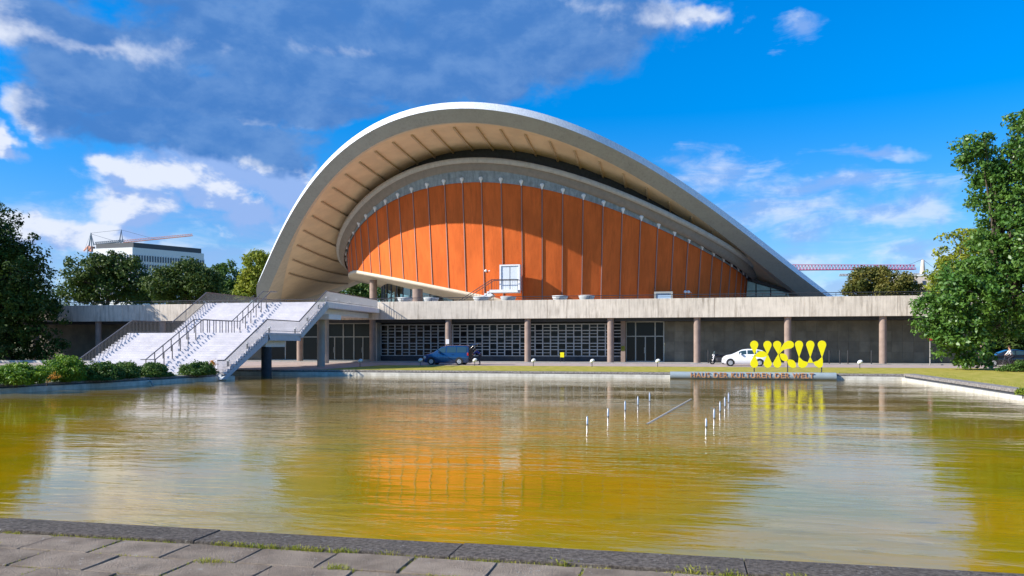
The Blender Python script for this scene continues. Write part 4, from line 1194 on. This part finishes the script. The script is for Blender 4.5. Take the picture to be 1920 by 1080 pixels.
# blue van, front to the left, tailgate open
stv = [(-2.2, .72, .34, .78, .80, .60), (-2.05, .84, .24, .90, .93, .70), (-1.75, .88, .2, .99, 1.02, .76), (-1.3, .89, .2, 1.06, 1.13, .74), (-.95, .895, .2, 1.08, 1.38, .70),
       (-.45, .90, .2, 1.10, 1.70, .68), (0, .90, .2, 1.10, 1.80, .68), (.8, .90, .2, 1.10, 1.83, .68), (1.9, .90, .2, 1.10, 1.81, .67), (2.12, .88, .24, 1.10, 1.76, .66), (2.2, .86, .30, 1.08, 1.70, .64)]
pv = on_z(835, 684.5, 0)
van = car('parked_van', 'dark blue compact van with its tailgate raised, parked in front of the lattice windows', (pv.x, pv.y + .9, 0), 0, stv, M['vanblue'], (-1.38, 1.33), .33, ((-.72, -.0), (.12, 1.0), (1.08, 2.0)), 'van')
tg = MB(); tg.bar((2.12, 0, 1.80), (3.15, 0, 1.98), 1.35, .07); tgo = part('tailgate', tg, M['vanblue'], van, 'raised tailgate', bevel=.02)
part('tailgate_window', MB().bar((2.5, 0, 1.905), (3.0, 0, 1.992), 1.05, .01), M['carglass'], tgo)
part('gas_strut', MB().tube([(2.1, -.58, 1.35), (2.7, -.6, 1.86)], .018, 5).tube([(2.1, .58, 1.35), (2.7, .6, 1.86)], .018, 5), M['chrome'], van)
part('cargo_opening', MB().cbox((2.2, 0, 1.15), (.03, 1.36, 1.05)), M['plastic'], van)
# white hatchback
stw = [(-1.92, .60, .34, .62, .66, .45), (-1.80, .76, .24, .80, .84, .6), (-1.55, .82, .19, .93, .97, .66), (-1.1, .84, .18, .99, 1.05, .68), (-.75, .85, .18, 1.0, 1.22, .64),
       (-.25, .855, .18, 1.01, 1.46, .60), (.3, .855, .18, 1.02, 1.52, .60), (1.0, .85, .18, 1.04, 1.50, .58), (1.5, .84, .2, 1.06, 1.40, .56), (1.82, .78, .26, 1.04, 1.18, .56), (1.93, .70, .34, .98, 1.02, .56)]
pw_ = on_z(1397, 687, 0)
car('parked_car', 'white small hatchback parked behind the left end of the yellow letters', (pw_.x, pw_.y + .9, 0), 0, stw, M['carwhite'], (-1.22, 1.22), .31, ((-.52, .12), (.2, .95), (1.02, 1.4)))
stb = [(-2.1, .64, .34, .62, .66, .5), (-1.95, .80, .24, .76, .80, .62), (-1.6, .86, .19, .88, .93, .7), (-1.0, .88, .18, .95, 1.03, .7), (-.6, .885, .18, .97, 1.22, .66),
       (0, .885, .18, .98, 1.44, .60), (.6, .885, .18, 1.0, 1.47, .60), (1.3, .88, .18, 1.02, 1.36, .58), (1.9, .86, .2, 1.02, 1.10, .6), (2.3, .80, .26, .98, 1.02, .6), (2.4, .7, .36, .9, .94, .58)]
pb = on_z(1893, 688.5, 0)
car('parked_car', 'black car half hidden behind the big tree at the right edge', (pb.x + .4, pb.y + 1.6, 0), 0, stb, M['carblack'], (-1.35, 1.4), .33, ((-.4, .3), (.4, 1.2)))

# ================================================================ BICYCLES AND PEOPLE


def wheel_ring(m_, c, r, tr=.018, n=20):
    pts = [(c[0] + r * math.cos(2 * math.pi * k / n), c[1], c[2] + r * math.sin(2 * math.pi * k / n)) for k in range(n + 1)]
    m_.tube(pts, tr, 5, cap=False)


def bicycle(label, loc, rz, lean=0.0):
    t = thing('bicycle', label, 'bicycle', (0, 0, 0)); t.location = loc; t.rotation_euler = (lean, 0, rz)
    for x in (-.52, .52):
        w = MB(); wheel_ring(w, (x, 0, .34), .32, .022); wo_ = part('wheel', w, M['tyre'], t)
        s_ = MB()
        for k in range(8):
            a_ = k * math.pi / 4; s_.tube([(x, 0, .34), (x + .31 * math.cos(a_), 0, .34 + .31 * math.sin(a_))], .003, 3)
        part('spokes', s_, M['chrome'], wo_)
    f_ = MB(); bb, hd_, st_ = (0.05, 0, .30), (-.36, 0, .84), (.18, 0, .82)
    for a_, b_ in ((bb, hd_), (bb, st_), (hd_, st_), (st_, (.52, 0, .34)), (bb, (.52, 0, .34)), (hd_, (-.52, 0, .34)), (hd_, (-.33, 0, .98)), (st_, (.2, 0, .92))): f_.tube([a_, b_], .02, 6)
    part('frame', f_, M['darkmetal'], t)
    part('handlebar', MB().tube([(-.28, -.28, 1.0), (-.34, -.1, 1.02), (-.34, .1, 1.02), (-.28, .28, 1.0)], .014, 6), M['chrome'], t)
    part('saddle', MB().lathe((.22, 0, .92), [(.03, 0), (.10, .03), (.09, .06), (.02, .07)], 10), M['plastic'], t)
    part('pedals', MB().tube([(.05, -.14, .14), (.05, -.06, .30), (.05, .06, .30), (.05, .14, .46)], .012, 5), M['chrome'], t)
    return t


def skinmesh(name, joints, edges, parent, mat, root=0, sub=2):
    """joints: list of (x,y,z,rx) ; edges: index pairs"""
    me = bpy.data.meshes.new(name); me.from_pydata([j[:3] for j in joints], edges, []); me.materials.append(mat)
    o = put(name, me, parent, ORG.get(parent, (0, 0, 0)))
    md = o.modifiers.new('skin', 'SKIN'); md.use_smooth_shade = True
    for i, j in enumerate(joints):
        s_ = me.skin_vertices[0].data[i]; s_.radius = (j[3], j[4] if len(j) > 4 else j[3]); s_.use_root = (i == root)
    sb = o.modifiers.new('subdivision', 'SUBSURF'); sb.levels = sub; sb.render_levels = sub
    return o


def person(label, loc, rz, J, topmat, legmat, hairmat=None):
    """J: dict of joints in the figure's own frame, facing -x"""
    t = thing('person', label, 'person', (0, 0, 0)); t.location = loc; t.rotation_euler = (0, 0, rz)
    P = J
    order_ = [('pelvis', .11), ('belly', .11), ('chest', .13), ('neck', .05), ('head', .085), ('crown', .075)]
    jl = [(*P[n], r_) for n, r_ in order_]; ed = [(0, 1), (1, 2), (2, 3), (3, 4), (4, 5)]
    for sd in ('L', 'R'):
        b = len(jl); jl += [(*P['sh' + sd], .055), (*P['el' + sd], .04), (*P['wr' + sd], .03), (*P['ha' + sd], .035)]
        ed += [(2, b), (b, b + 1), (b + 1, b + 2), (b + 2, b + 3)]
        b = len(jl); jl += [(*P['hi' + sd], .09), (*P['kn' + sd], .06), (*P['an' + sd], .04), (*P['to' + sd], .035)]
        ed += [(0, b), (b, b + 1), (b + 1, b + 2), (b + 2, b + 3)]
    skinmesh('body', jl, ed, t, M['skin'])
    tl = [(*P['pelvis'], .125), (*P['belly'], .13), (*P['chest'], .15)]; te = [(0, 1), (1, 2)]
    for sd in ('L', 'R'):
        b = len(tl); e = Vector(P['el' + sd]); w = Vector(P['wr' + sd]); q = e.lerp(w, .8)
        tl += [(*P['sh' + sd], .075), (*e, .055), (*q, .045)]; te += [(2, b), (b, b + 1), (b + 1, b + 2)]
    skinmesh('shirt', tl, te, t, topmat)
    ll = [(*P['pelvis'], .13)]; le = []
    for sd in ('L', 'R'):
        b = len(ll); ll += [(*P['hi' + sd], .105), (*P['kn' + sd], .075), (*P['an' + sd], .055)]; le += [(0, b), (b, b + 1), (b + 1, b + 2)]
    skinmesh('trousers', ll, le, t, legmat)
    h = Vector(P['head']).lerp(Vector(P['crown']), .75) + Vector((.02, 0, .02))
    part('hair', MB().lathe(h, [(.03, -.10), (.10, -.06), (.112, .0), (.09, .07), (.02, .105)], 12), hairmat or M['hair'], t)
    for sd in ('L', 'R'):
        a_ = Vector(P['an' + sd]); b_ = Vector(P['to' + sd])
        part('shoe', MB().tube([a_ + Vector((.03, 0, -.03)), b_ + Vector((-.03, 0, -.01))], [.055, .045], 8), M['plastic'], t)
    return t


cyc = on_z(1893, 689.5, 0)
bicycle('dark bicycle ridden by the person in white at the right edge', (cyc.x, cyc.y, .008), 0)
person('cyclist in a white shirt and dark trousers riding left beside the black car', (cyc.x, cyc.y, .008), 0,
       dict(pelvis=(.20, 0, 1.0), belly=(.16, 0, 1.14), chest=(.06, 0, 1.36), neck=(.0, 0, 1.52), head=(-.04, 0, 1.62), crown=(-.05, 0, 1.72),
            shL=(.03, -.19, 1.42), elL=(-.10, -.24, 1.18), wrL=(-.25, -.26, 1.04), haL=(-.31, -.27, 1.02), shR=(.03, .19, 1.42), elR=(-.10, .24, 1.18), wrR=(-.25, .26, 1.04), haR=(-.31, .27, 1.02),
            hiL=(.18, -.10, .93), knL=(-.14, -.12, .66), anL=(.06, -.13, .26), toL=(-.10, -.14, .18), hiR=(.18, .10, .93), knR=(-.20, .12, .88), anR=(.02, .13, .54), toR=(-.13, .14, .48)),
       M['whitecloth'], M['darkcloth'])
person('person in blue leaning into the open back of the van', (pv.x + 2.95, pv.y + .9, 0.008), 0,
       dict(pelvis=(.15, 0, .95), belly=(.05, 0, 1.07), chest=(-.12, 0, 1.24), neck=(-.24, 0, 1.34), head=(-.33, 0, 1.38), crown=(-.42, 0, 1.42),
            shL=(-.14, -.19, 1.28), elL=(-.32, -.22, 1.10), wrL=(-.52, -.2, 1.0), haL=(-.60, -.2, .98), shR=(-.14, .19, 1.28), elR=(-.32, .22, 1.10), wrR=(-.52, .2, 1.0), haR=(-.60, .2, .98),
            hiL=(.14, -.10, .88), knL=(.10, -.11, .48), anL=(.16, -.11, .09), toL=(.0, -.12, .04), hiR=(.14, .10, .88), knR=(.06, .11, .48), anR=(.10, .11, .09), toR=(-.06, .12, .04)),
       M['bluecloth'], M['darkcloth'])
# scooter parked by the wall
p = on_z(1346, 682, .0); x, y = p.x * 80.2 / p.y, 79.2
t = thing('motorbike', 'dark motorbike parked against the stone wall left of the white car', 'motorbike', (0, 0, 0)); t.location = (x, y, .0); t.rotation_euler = (0, 0, R(25))
for xx in (-.62, .62):
    w = MB(); wheel_ring(w, (xx, 0, .30), .25, .06, 18); wo_ = part('wheel', w, M['tyre'], t); part('hub', MB().tube([(xx, -.06, .3), (xx, .06, .3)], .09, 10), M['railmetal'], wo_)
part('engine', MB().cbox((0, 0, .45), (.42, .26, .34)), M['railmetal'], t, bevel=.05)
part('tank', MB().tube([(-.38, 0, .80), (-.1, 0, .86), (.1, 0, .78)], [.09, .16, .10], 10), M['carblack'], t)
part('seat', MB().tube([(.1, 0, .78), (.4, 0, .80), (.7, 0, .88)], [.10, .12, .06], 8), M['plastic'], t)
part('fork', MB().tube([(-.62, -.08, .3), (-.42, -.08, .98)], .03, 6).tube([(-.62, .08, .3), (-.42, .08, .98)], .03, 6), M['chrome'], t)
part('handlebar', MB().tube([(-.3, -.36, 1.05), (-.42, -.12, 1.02), (-.42, .12, 1.02), (-.3, .36, 1.05)], .02, 6), M['plastic'], t)
part('headlight', MB().lathe((-.52, 0, .88), [(.03, -.08), (.1, -.04), (.1, .05), (.03, .08)], 10), M['lamp'], t)
part('windshield', MB().bar((-.5, 0, .98), (-.38, 0, 1.25), .3, .02), M['carglass'], t)

# ================================================================ TREES AND SHRUBS


def leaf_mesh(name, centers, radii, n_clump, per, leaf, mat, seed, flat=.7, spread=.55, shell=.55):
    rg = np.random.default_rng(seed)
    vol = np.array([r[0] * r[1] * r[2] for r in radii]) ** .72; prob = vol / vol.sum()
    cl = []
    idx = rg.choice(len(radii), n_clump, p=prob)
    d = rg.normal(size=(n_clump, 3)); d /= np.linalg.norm(d, axis=1)[:, None]
    rad = shell + (1.06 - shell) * rg.random(n_clump) ** .6
    C_ = np.array(centers)[idx]; Rr = np.array(radii)[idx]
    # drop clumps deep inside another lobe so that the crown stays lumpy
    cpos = C_ + d * Rr * rad[:, None]
    csz = (spread * (0.6 + .8 * rg.random(n_clump)))[:, None]
    pts = np.repeat(cpos, per, axis=0); sz = np.repeat(csz, per, axis=0)
    dl = rg.normal(size=(len(pts), 3)); dl /= np.linalg.norm(dl, axis=1)[:, None]
    pts = pts + dl * sz * (rg.random(len(pts))[:, None] ** .45) * np.array([1, 1, flat])
    N = len(pts)
    nrm = dl * .8 + rg.normal(size=(N, 3)) * .55 + np.array([0, 0, .35]); nrm /= np.linalg.norm(nrm, axis=1)[:, None]
    a = rg.normal(size=(N, 3)); t1 = np.cross(nrm, a); t1 /= np.linalg.norm(t1, axis=1)[:, None]; t2 = np.cross(nrm, t1)
    s_ = leaf * (0.6 + .8 * rg.random(N))[:, None]
    V = np.empty((N, 4, 3)); V[:, 0] = pts - t1 * s_; V[:, 1] = pts - t2 * s_ * .55 + nrm * s_ * .12; V[:, 2] = pts + t1 * s_; V[:, 3] = pts + t2 * s_ * .55 + nrm * s_ * .12
    return V.reshape(-1, 3), cpos


def np_mesh(name, V, mat):
    n = len(V) // 4; me = bpy.data.meshes.new(name)
    me.vertices.add(len(V)); me.vertices.foreach_set('co', V.astype(np.float32).ravel())
    me.loops.add(n * 4); me.loops.foreach_set('vertex_index', np.arange(n * 4, dtype=np.int32))
    me.polygons.add(n); me.polygons.foreach_set('loop_start', np.arange(0, n * 4, 4, dtype=np.int32))
    me.polygons.foreach_set('loop_total', np.full(n, 4, dtype=np.int32))
    me.materials.append(mat); me.update(); me.validate()
    return me


def tree(name, label, d, lobes, base, mat, clumps, per, leaf, trunk_r=.35, seed=1, group=None, cat='tree', spread=.8, thick=.9, flat=.7, limbs=12, shell=.55, jit=1.0):
    """lobes are (u, v, ru, rv[, extra depth]) ovals measured in the photograph at distance d"""
    k = d / FOC; cs = []; rs = []; rg = random.Random(seed)
    for L in lobes:
        u, v, ru, rv = L[:4]; dd_ = L[4] if len(L) > 4 else rg.uniform(-.35, .35) * ru * k * jit
        c = world_at(u, v, d); c += Vector((-sY, cY, 0)) * dd_
        cs.append((c.x, c.y, c.z)); rs.append((ru * k, min(ru, rv * 1.6) * k * thick, rv * k))
    bx, by = (world_at(base, HOR, d)).xy
    t = thing(name, label, cat, (bx, by, 0), 0, group)
    V, cp = leaf_mesh('leaves', cs, rs, clumps, per, leaf, mat, seed, flat, spread, shell)
    V = V[:]  # keep foliage above the ground
    z = V[:, 2].reshape(-1, 4); keep = (z.min(axis=1) > 0.03); V = V.reshape(-1, 4, 3)[keep].reshape(-1, 3)
    V = V - np.array([bx, by, 0])
    o = put('crown', np_mesh('crown', V, mat), t, (bx, by, 0))
    # trunk and limbs
    m_ = MB(); zmid = float(np.mean([c[2] for c in cs])); hi_ = max(range(len(cs)), key=lambda i_: cs[i_][2])
    ax = float(np.mean([c[0] for c in cs])); ay = float(np.mean([c[1] for c in cs]))
    pts = [Vector((bx, by, -.1)), Vector((bx, by, zmid * .25)), Vector((bx * .7 + ax * .3, by * .7 + ay * .3, zmid * .6)), Vector((ax, ay, zmid)), Vector(cs[hi_])]
    m_.tube(pts, [trunk_r * 1.3, trunk_r, trunk_r * .8, trunk_r * .55, trunk_r * .15], 10)
    tr = part('trunk', m_, M['bark'], t)
    lb = MB(); sel = rg.sample(range(len(cp)), min(limbs, len(cp)))
    for i in sel:
        e = Vector(cp[i]); f_ = rg.uniform(.35, .95); s0_ = pts[1].lerp(pts[3], f_)
        if e.z < s0_.z - 1: s0_ = pts[1].lerp(pts[3], .3)
        m1 = s0_.lerp(e, .5) + Vector((rg.uniform(-.3, .3), rg.uniform(-.3, .3), rg.uniform(0, .5)))
        lb.tube([s0_, m1, e], [trunk_r * .32, trunk_r * .2, trunk_r * .06], 6, cap=False)
    part('limbs', lb, M['bark'], t)
    return t


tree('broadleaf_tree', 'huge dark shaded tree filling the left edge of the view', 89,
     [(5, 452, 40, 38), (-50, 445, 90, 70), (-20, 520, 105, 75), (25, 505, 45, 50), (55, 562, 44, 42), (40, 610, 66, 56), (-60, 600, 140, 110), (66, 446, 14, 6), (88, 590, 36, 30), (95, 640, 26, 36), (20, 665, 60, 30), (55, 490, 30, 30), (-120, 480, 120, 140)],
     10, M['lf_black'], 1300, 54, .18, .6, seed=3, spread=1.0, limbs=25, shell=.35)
tree('broadleaf_tree', 'tall fresh green tree with hanging branches at the right edge', 60,
     [(1912, 235, 36, 34), (1830, 268, 36, 20), (1850, 305, 42, 34), (1905, 300, 60, 50), (1890, 375, 62, 45), (1860, 350, 30, 40), (1905, 450, 85, 60), (1868, 430, 40, 50), (1855, 520, 80, 50), (1920, 540, 110, 80),
      (1800, 560, 62, 40), (1770, 598, 62, 28), (1745, 612, 42, 20), (1812, 605, 64, 52), (1905, 603, 70, 32), (1790, 645, 50, 32), (1805, 672, 22, 22), (1848, 668, 16, 20), (1740, 575, 30, 20),
      (1990, 330, 110, 110), (2000, 500, 120, 130), (1940, 250, 50, 50), (1815, 290, 24, 18)],
     1935, M['lf_right'], 1600, 42, .15, .45, seed=11, spread=.62, limbs=40, flat=.75, shell=.4)
tree('broadleaf_tree', 'yellowish green tree showing left of the tall right-hand tree', 78,
     [(1820, 470, 60, 42), (1795, 520, 50, 40), (1850, 500, 60, 60), (1775, 545, 42, 34)], 1830, M['lf_yellow'], 260, 34, .17, .3, seed=5, spread=.7, limbs=14)
bg = 'trees standing behind the terrace'
tree('background_tree', 'broad dark tree below the left half of the white office block', 175,
     [(165, 510, 42, 32), (205, 500, 38, 26), (240, 515, 34, 30), (190, 540, 62, 28), (150, 545, 36, 24), (215, 490, 20, 12), (262, 545, 30, 26)], 200, M['lf_dark'], 420, 34, .33, .5, seed=21, group=bg, spread=1.5, limbs=20)
tree('background_tree', 'rounded dark tree below the right half of the white office block', 168,
     [(345, 520, 48, 30), (310, 530, 34, 28), (385, 532, 34, 26), (345, 550, 68, 22), (355, 502, 26, 14)], 345, M['lf_dark'], 420, 34, .31, .5, seed=22, group=bg, spread=1.5, limbs=16)
tree('background_tree', 'pale blue green tree in the gap left of the bright yellow green one', 230,
     [(425, 520, 26, 28), (405, 515, 16, 18), (440, 545, 30, 20), (400, 545, 26, 18)], 425, M['lf_mid'], 200, 34, .4, .5, seed=23, group=bg, spread=1.6, limbs=12)
tree('background_tree', 'bright yellow green tree touching the left foot of the roof', 150,
     [(478, 500, 20, 26), (470, 530, 22, 28), (488, 485, 14, 14), (492, 520, 20, 32), (462, 548, 18, 14)], 480, M['lf_yellow'], 240, 36, .27, .35, seed=24, group=bg, spread=1.1, limbs=12)
tree('background_tree', 'sunlit tree seen through the gap under the left wing of the roof', 165,
     [(650, 545, 44, 22), (665, 525, 24, 22), (610, 552, 30, 14), (700, 548, 34, 18)], 655, M['lf_mid'], 260, 34, .28, .4, seed=25, group=bg, spread=1.2, limbs=12)
tree('background_tree', 'olive green tree right of the roof foot, left one of a pair', 190,
     [(1628, 525, 28, 24), (1605, 540, 26, 16), (1645, 515, 18, 14), (1625, 548, 40, 14)], 1625, M['lf_olive'], 240, 34, .3, .4, seed=26, group=bg, spread=1.3, limbs=12)
tree('background_tree', 'yellow brown tree right of the roof foot, right one of a pair', 185,
     [(1685, 530, 30, 20), (1705, 545, 28, 14), (1668, 545, 24, 14)], 1688, M['lf_olive'], 200, 34, .28, .4, seed=27, group=bg, spread=1.2, limbs=12)
tree('background_tree', 'low dark tree between the roof foot tree and the dark trees at left', 200,
     [(290, 550, 40, 16), (255, 556, 30, 12), (430, 556, 50, 10)], 290, M['lf_dark'], 160, 34, .35, .4, seed=28, group=bg, spread=1.3, limbs=8)
tree('background_tree', 'dark tree mass closing the gap behind the left end of the terrace', 120,
     [(60, 600, 60, 40), (110, 590, 30, 30), (20, 560, 60, 50)], 60, M['lf_dark'], 260, 34, .28, .4, seed=29, group=bg, spread=1.3, limbs=10)
tree('background_tree', 'dark leafy tree behind the black car at the right edge', 92,
     [(1880, 625, 60, 36), (1930, 600, 70, 60), (1850, 650, 40, 28), (1910, 660, 60, 24), (1990, 620, 70, 60)], 1900, M['lf_dark'], 420, 40, .2, .35, seed=30, group=bg, spread=.9, limbs=12)
# shrubs on the left bank
bsh = 'shrubs along the left bank of the pond'
for i, (u, v, ru, rv, d, mt, lb, tall) in enumerate([
        (30, 702, 62, 20, 37.5, 'lf_bush', 'bright green spreading shrub at the far left of the bank', 0),
        (118, 694, 44, 24, 40.5, 'lf_bush', 'tallest bright green shrub with upright tips on the left bank', 1),
        (186, 702, 44, 24, 42.5, 'lf_mid', 'wide dark green shrub overhanging the water', 0),
        (232, 700, 30, 20, 44.5, 'lf_mid', 'dark shrub hanging over the ledge left of the bare branch', 0),
        (284, 696, 29, 15, 46.5, 'lf_mid', 'rounded dark shrub just above the bare branch', 0),
        (310, 708, 14, 7, 47.2, 'lf_mid', 'smallest shrub between the two rounded ones', 0),
        (370, 694, 35, 15, 49.0, 'lf_mid', 'dome shaped dark shrub at the foot of the stair, rightmost on the bank', 0)]):
    lobes = [(u, v, ru * .8, rv * .85, 0), (u - ru * .4, v + rv * .25, ru * .5, rv * .7, .3), (u + ru * .45, v + rv * .2, ru * .5, rv * .7, -.3), (u + ru * .1, v - rv * .2, ru * .5, rv * .75, .2)]
    if tall: lobes += [(u - 8, v - 18, 12, 9, 0), (u + 18, v - 12, 14, 8, 0)]
    tree('shrub', lb, d, lobes, u, M[mt], 170, 70, .06, .05, seed=40 + i, group=bsh, cat='shrub', spread=.26, limbs=12, thick=1.3)
tree('flowering_shrub', 'small orange flowering plant behind the dome shaped shrub by the stair rail', 50.5, [(394, 681, 9, 5, 0), (400, 683, 6, 4, 0)], 395, M['lf_orange'], 12, 14, .05, .02, seed=60, cat='plant', spread=.12, limbs=4)
tree('flowering_shrub', 'reddish brown leaved plant among the bright shrubs at far left', 39.0, [(85, 708, 20, 7, 0), (105, 706, 12, 6, 0)], 88, M['lf_orange'], 16, 14, .035, .02, seed=61, cat='plant', spread=.14, limbs=4)
tree('shrub', 'dark shrub under the big tree beside the cyclist', 56.0, [(1895, 696, 26, 9, 0), (1915, 690, 24, 12, 0)], 1900, M['lf_mid'], 110, 44, .07, .05, seed=62, cat='shrub', spread=.3, limbs=8)
tree('shrub', 'small spiky shrub on the coping at the right edge of the pond', 30.0, [(1918, 738, 12, 8, 0)], 1918, M['lf_yellow'], 40, 30, .045, .02, seed=63, cat='shrub', spread=.14, limbs=4)

# ================================================================ DISTANT BUILDINGS AND CRANES


def camxy(r, d): return Vector((r * cY - d * sY, r * sY + d * cY, 0))


off = thing('office_block', 'white office block with rows of narrow windows and dark roof storey behind the left trees', 'building', tuple(camxy(-148, 313)))
c0 = camxy(-148.5, 313); c1 = camxy(-129, 335); c2 = camxy(-166.5, 318); c3 = c1 + (c2 - c0)
HT = 39.8
def quadprism(P, z0, z1):
    m_ = MB(); m_.prism([(p.x, p.y) for p in P], 'z', z0, z1); return m_
part('facade', quadprism([c0, c1, c3, c2], 0, HT), M['office'], off)
ctr = (c0 + c3) / 2
part('roof_storey', quadprism([ctr + (p - ctr) * .95 for p in (c0, c1, c3, c2)], HT + .01, HT + 2.0), M['officeroof'], off)
for (a, b, n) in ((c0, c1, 28), (c0, c2, 14)):
    e = (b - a) / n; nn = Vector((e.y, -e.x, 0)).normalized()
    if nn.dot(camxy(0, 0) - a) < 0: nn = -nn
    ang = math.atan2(e.y, e.x)
    wm = MB().box(-e.length * .31, e.length * .31, -.06, .06, 0, 2.3).mesh('window', M['officewin'])
    fm_ = MB().box(-e.length * .10, e.length * .10, -.25, .25, 0, 3.35).mesh('pilaster', M['office'])
    for j in range(5):
        for i in range(n):
            q = a + e * (i + .5) + nn * .05; o = put('window', wm, off, (q.x, q.y, HT - 5.2 - j * 3.4)); o.rotation_euler = (0, 0, ang)
    for i in range(n + 1):
        q = a + e * i + nn * .1
        m_ = MB().box(-.13, .13, -.16, .16, 0, 18.5).mesh('pilaster', M['office']) if i == 0 else m_
        o = put('pilaster', m_, off, (q.x, q.y, HT - 21)); o.rotation_euler = (0, 0, ang)


def truss(m_, a, b, w, h, n, r_=.09, top_only=False):
    a, b = Vector(a), Vector(b); up = Vector((0, 0, 1)); s_ = (b - a).normalized().cross(up).normalized() * (w / 2)
    for q in (s_, -s_): m_.tube([a + q, b + q], r_ * 1.6, 4)
    m_.tube([a + up * h, b + up * h * .8], r_ * 1.6, 4)
    for i in range(n):
        p0 = a.lerp(b, i / n); p1 = a.lerp(b, (i + 1) / n); pm = a.lerp(b, (i + .5) / n) + up * h * (1 - .2 * i / n)
        for q in (s_, -s_): m_.tube([p0 + q, pm, p1 + q], r_, 3)
    return m_


def mast(m_, p, z0, z1, w, r_=.12):
    n = int((z1 - z0) / (w * 1.2)) + 1
    cor = [Vector((p.x + a_ * w / 2, p.y + b_ * w / 2, 0)) for a_, b_ in ((-1, -1), (1, -1), (1, 1), (-1, 1))]
    for c in cor: m_.tube([c + Vector((0, 0, z0)), c + Vector((0, 0, z1))], r_, 4)
    for i in range(n):
        za = z0 + (z1 - z0) * i / n; zb = z0 + (z1 - z0) * (i + 1) / n
        for k in range(4): m_.tube([cor[k] + Vector((0, 0, za)), cor[(k + 1) % 4] + Vector((0, 0, zb))], r_ * .7, 3)
    return m_


D1 = 380
P_ = lambda u, v, d=D1: world_at(u, v, d)
b = P_(171, 470)
cr = thing('tower_crane', 'blue grey tower crane at the left corner of the office block', 'crane', (b.x, b.y, 0))
part('mast', mast(MB(), b, 0, P_(171, 462).z, 2.2), M['craneblue'], cr)
part('cab', MB().cbox(P_(171, 467), (2.0, 2.0, 2.4)), M['cranered'], cr)
part('apex', MB().tube([P_(167, 462), P_(170.5, 437), P_(176, 460)], .3, 4).tube([P_(172, 462), P_(170.5, 437)], .25, 4), M['craneblue'], cr)
part('jib', truss(MB(), P_(178, 458.5), P_(232, 453), 1.2, 1.1, 14, .10), M['craneblue'], cr)
part('counter_jib', truss(MB(), P_(166, 462), P_(157, 471), .8, .6, 3, .08), M['cranered'], cr)
part('cable', MB().tube([P_(170.5, 437), P_(226, 431)], .08, 3).tube([P_(170.5, 437), P_(158, 470)], .08, 3).tube([P_(172, 439), P_(212, 451)], .08, 3), M['craneblue'], cr)
b = P_(227, 456)
cr = thing('tower_crane', 'tower crane with a long orange red jib rising to the right over the office roof', 'crane', (b.x, b.y, 0))
part('mast', mast(MB(), b, 0, P_(227, 453).z, 2.0), M['craneblue'], cr)
part('apex', MB().tube([P_(224, 454), P_(227.5, 431), P_(230, 454)], .25, 4), M['craneblue'], cr)
part('jib', truss(MB(), P_(232, 455), P_(361, 442), 1.1, 1.1, 26, .07), M['cranered'], cr)
part('cable', MB().tube([P_(227.5, 431), P_(290, 448)], .07, 3), M['craneblue'], cr)
D2 = 330
b = P_(1480, 500, D2)
cr = thing('tower_crane', 'tower crane with a long pink lattice jib above the right shoulder of the roof', 'crane', (b.x, b.y, 0))
part('mast', mast(MB(), b, 0, b.z, 2.0), M['cranepink'], cr)
part('jib', truss(MB(), P_(1470, 506.5, D2), P_(1716, 505, D2), 1.5, 2.2, 40, .12), M['cranepink'], cr)
b = P_(1730, 512, D2 + 30)
cr = thing('tower_crane', 'pale tower crane with a grey jib right of the pink one', 'crane', (b.x, b.y, 0))
part('mast', mast(MB(), b, 0, P_(1730, 514, D2 + 30).z, 2.0), M['cranegrey'], cr)
part('apex', MB().lathe((b.x, b.y, P_(0, 514, D2 + 30).z), [(1.3, 0), (.9, 3.5), (.7, 6.3), (.1, 6.6)], 8), M['tan'], cr)
part('jib', truss(MB(), P_(1724, 517, D2 + 30), P_(1574, 517, D2 + 30), 1.2, .9, 26, .14), M['cranegrey'], cr)
part('cable', MB().tube([P_(1730, 486, D2 + 30), P_(1690, 502, D2 + 30)], .09, 3).tube([P_(1730, 486, D2 + 30), P_(1752, 503, D2 + 30)], .09, 3), M['craneblue'], cr)
b = P_(1725, 530, 260)
tb = thing('apartment_block', 'plain tan building glimpsed between the right trees', 'building', (b.x, b.y, 0))
part('wall', MB().box(b.x - 5.5, b.x + 9, b.y, b.y + 12, 0, b.z + 2.2), M['tan'], tb)
part('roof_edge', MB().box(b.x - 5.7, b.x + 9.2, b.y - .2, b.y + 12.2, b.z + 2.2, b.z + 2.6), M['office'], tb)
wmesh_ = MB().box(-.5, .5, -.05, .05, 0, 1.4).mesh('window', M['officewin'])
for i in range(5):
    for j in range(4): put('window', wmesh_, tb, (b.x - 4 + i * 2.6, b.y - .04, b.z - .8 - j * 3.2))
# far dark wood closing the horizon
far = MB(); rr = np.random.default_rng(5)
cs = []; rs = []
for u in range(-250, 2300, 26):
    d = 420 + rr.uniform(-40, 60); h = rr.uniform(9, 15); p = world_at(u, HOR, d); cs.append((p.x, p.y, h * .5)); rs.append((8, 8, h * .5))
V, _ = leaf_mesh('far', cs, rs, 1500, 14, 1.1, M['lf_dark'], 77, .7, 3.0, .5)
o = put('far_wood', np_mesh('far_wood', V, M['lf_dark'])); tag(o, 'low dark far wood along the horizon behind the terrace', 'wood', None, 'stuff')
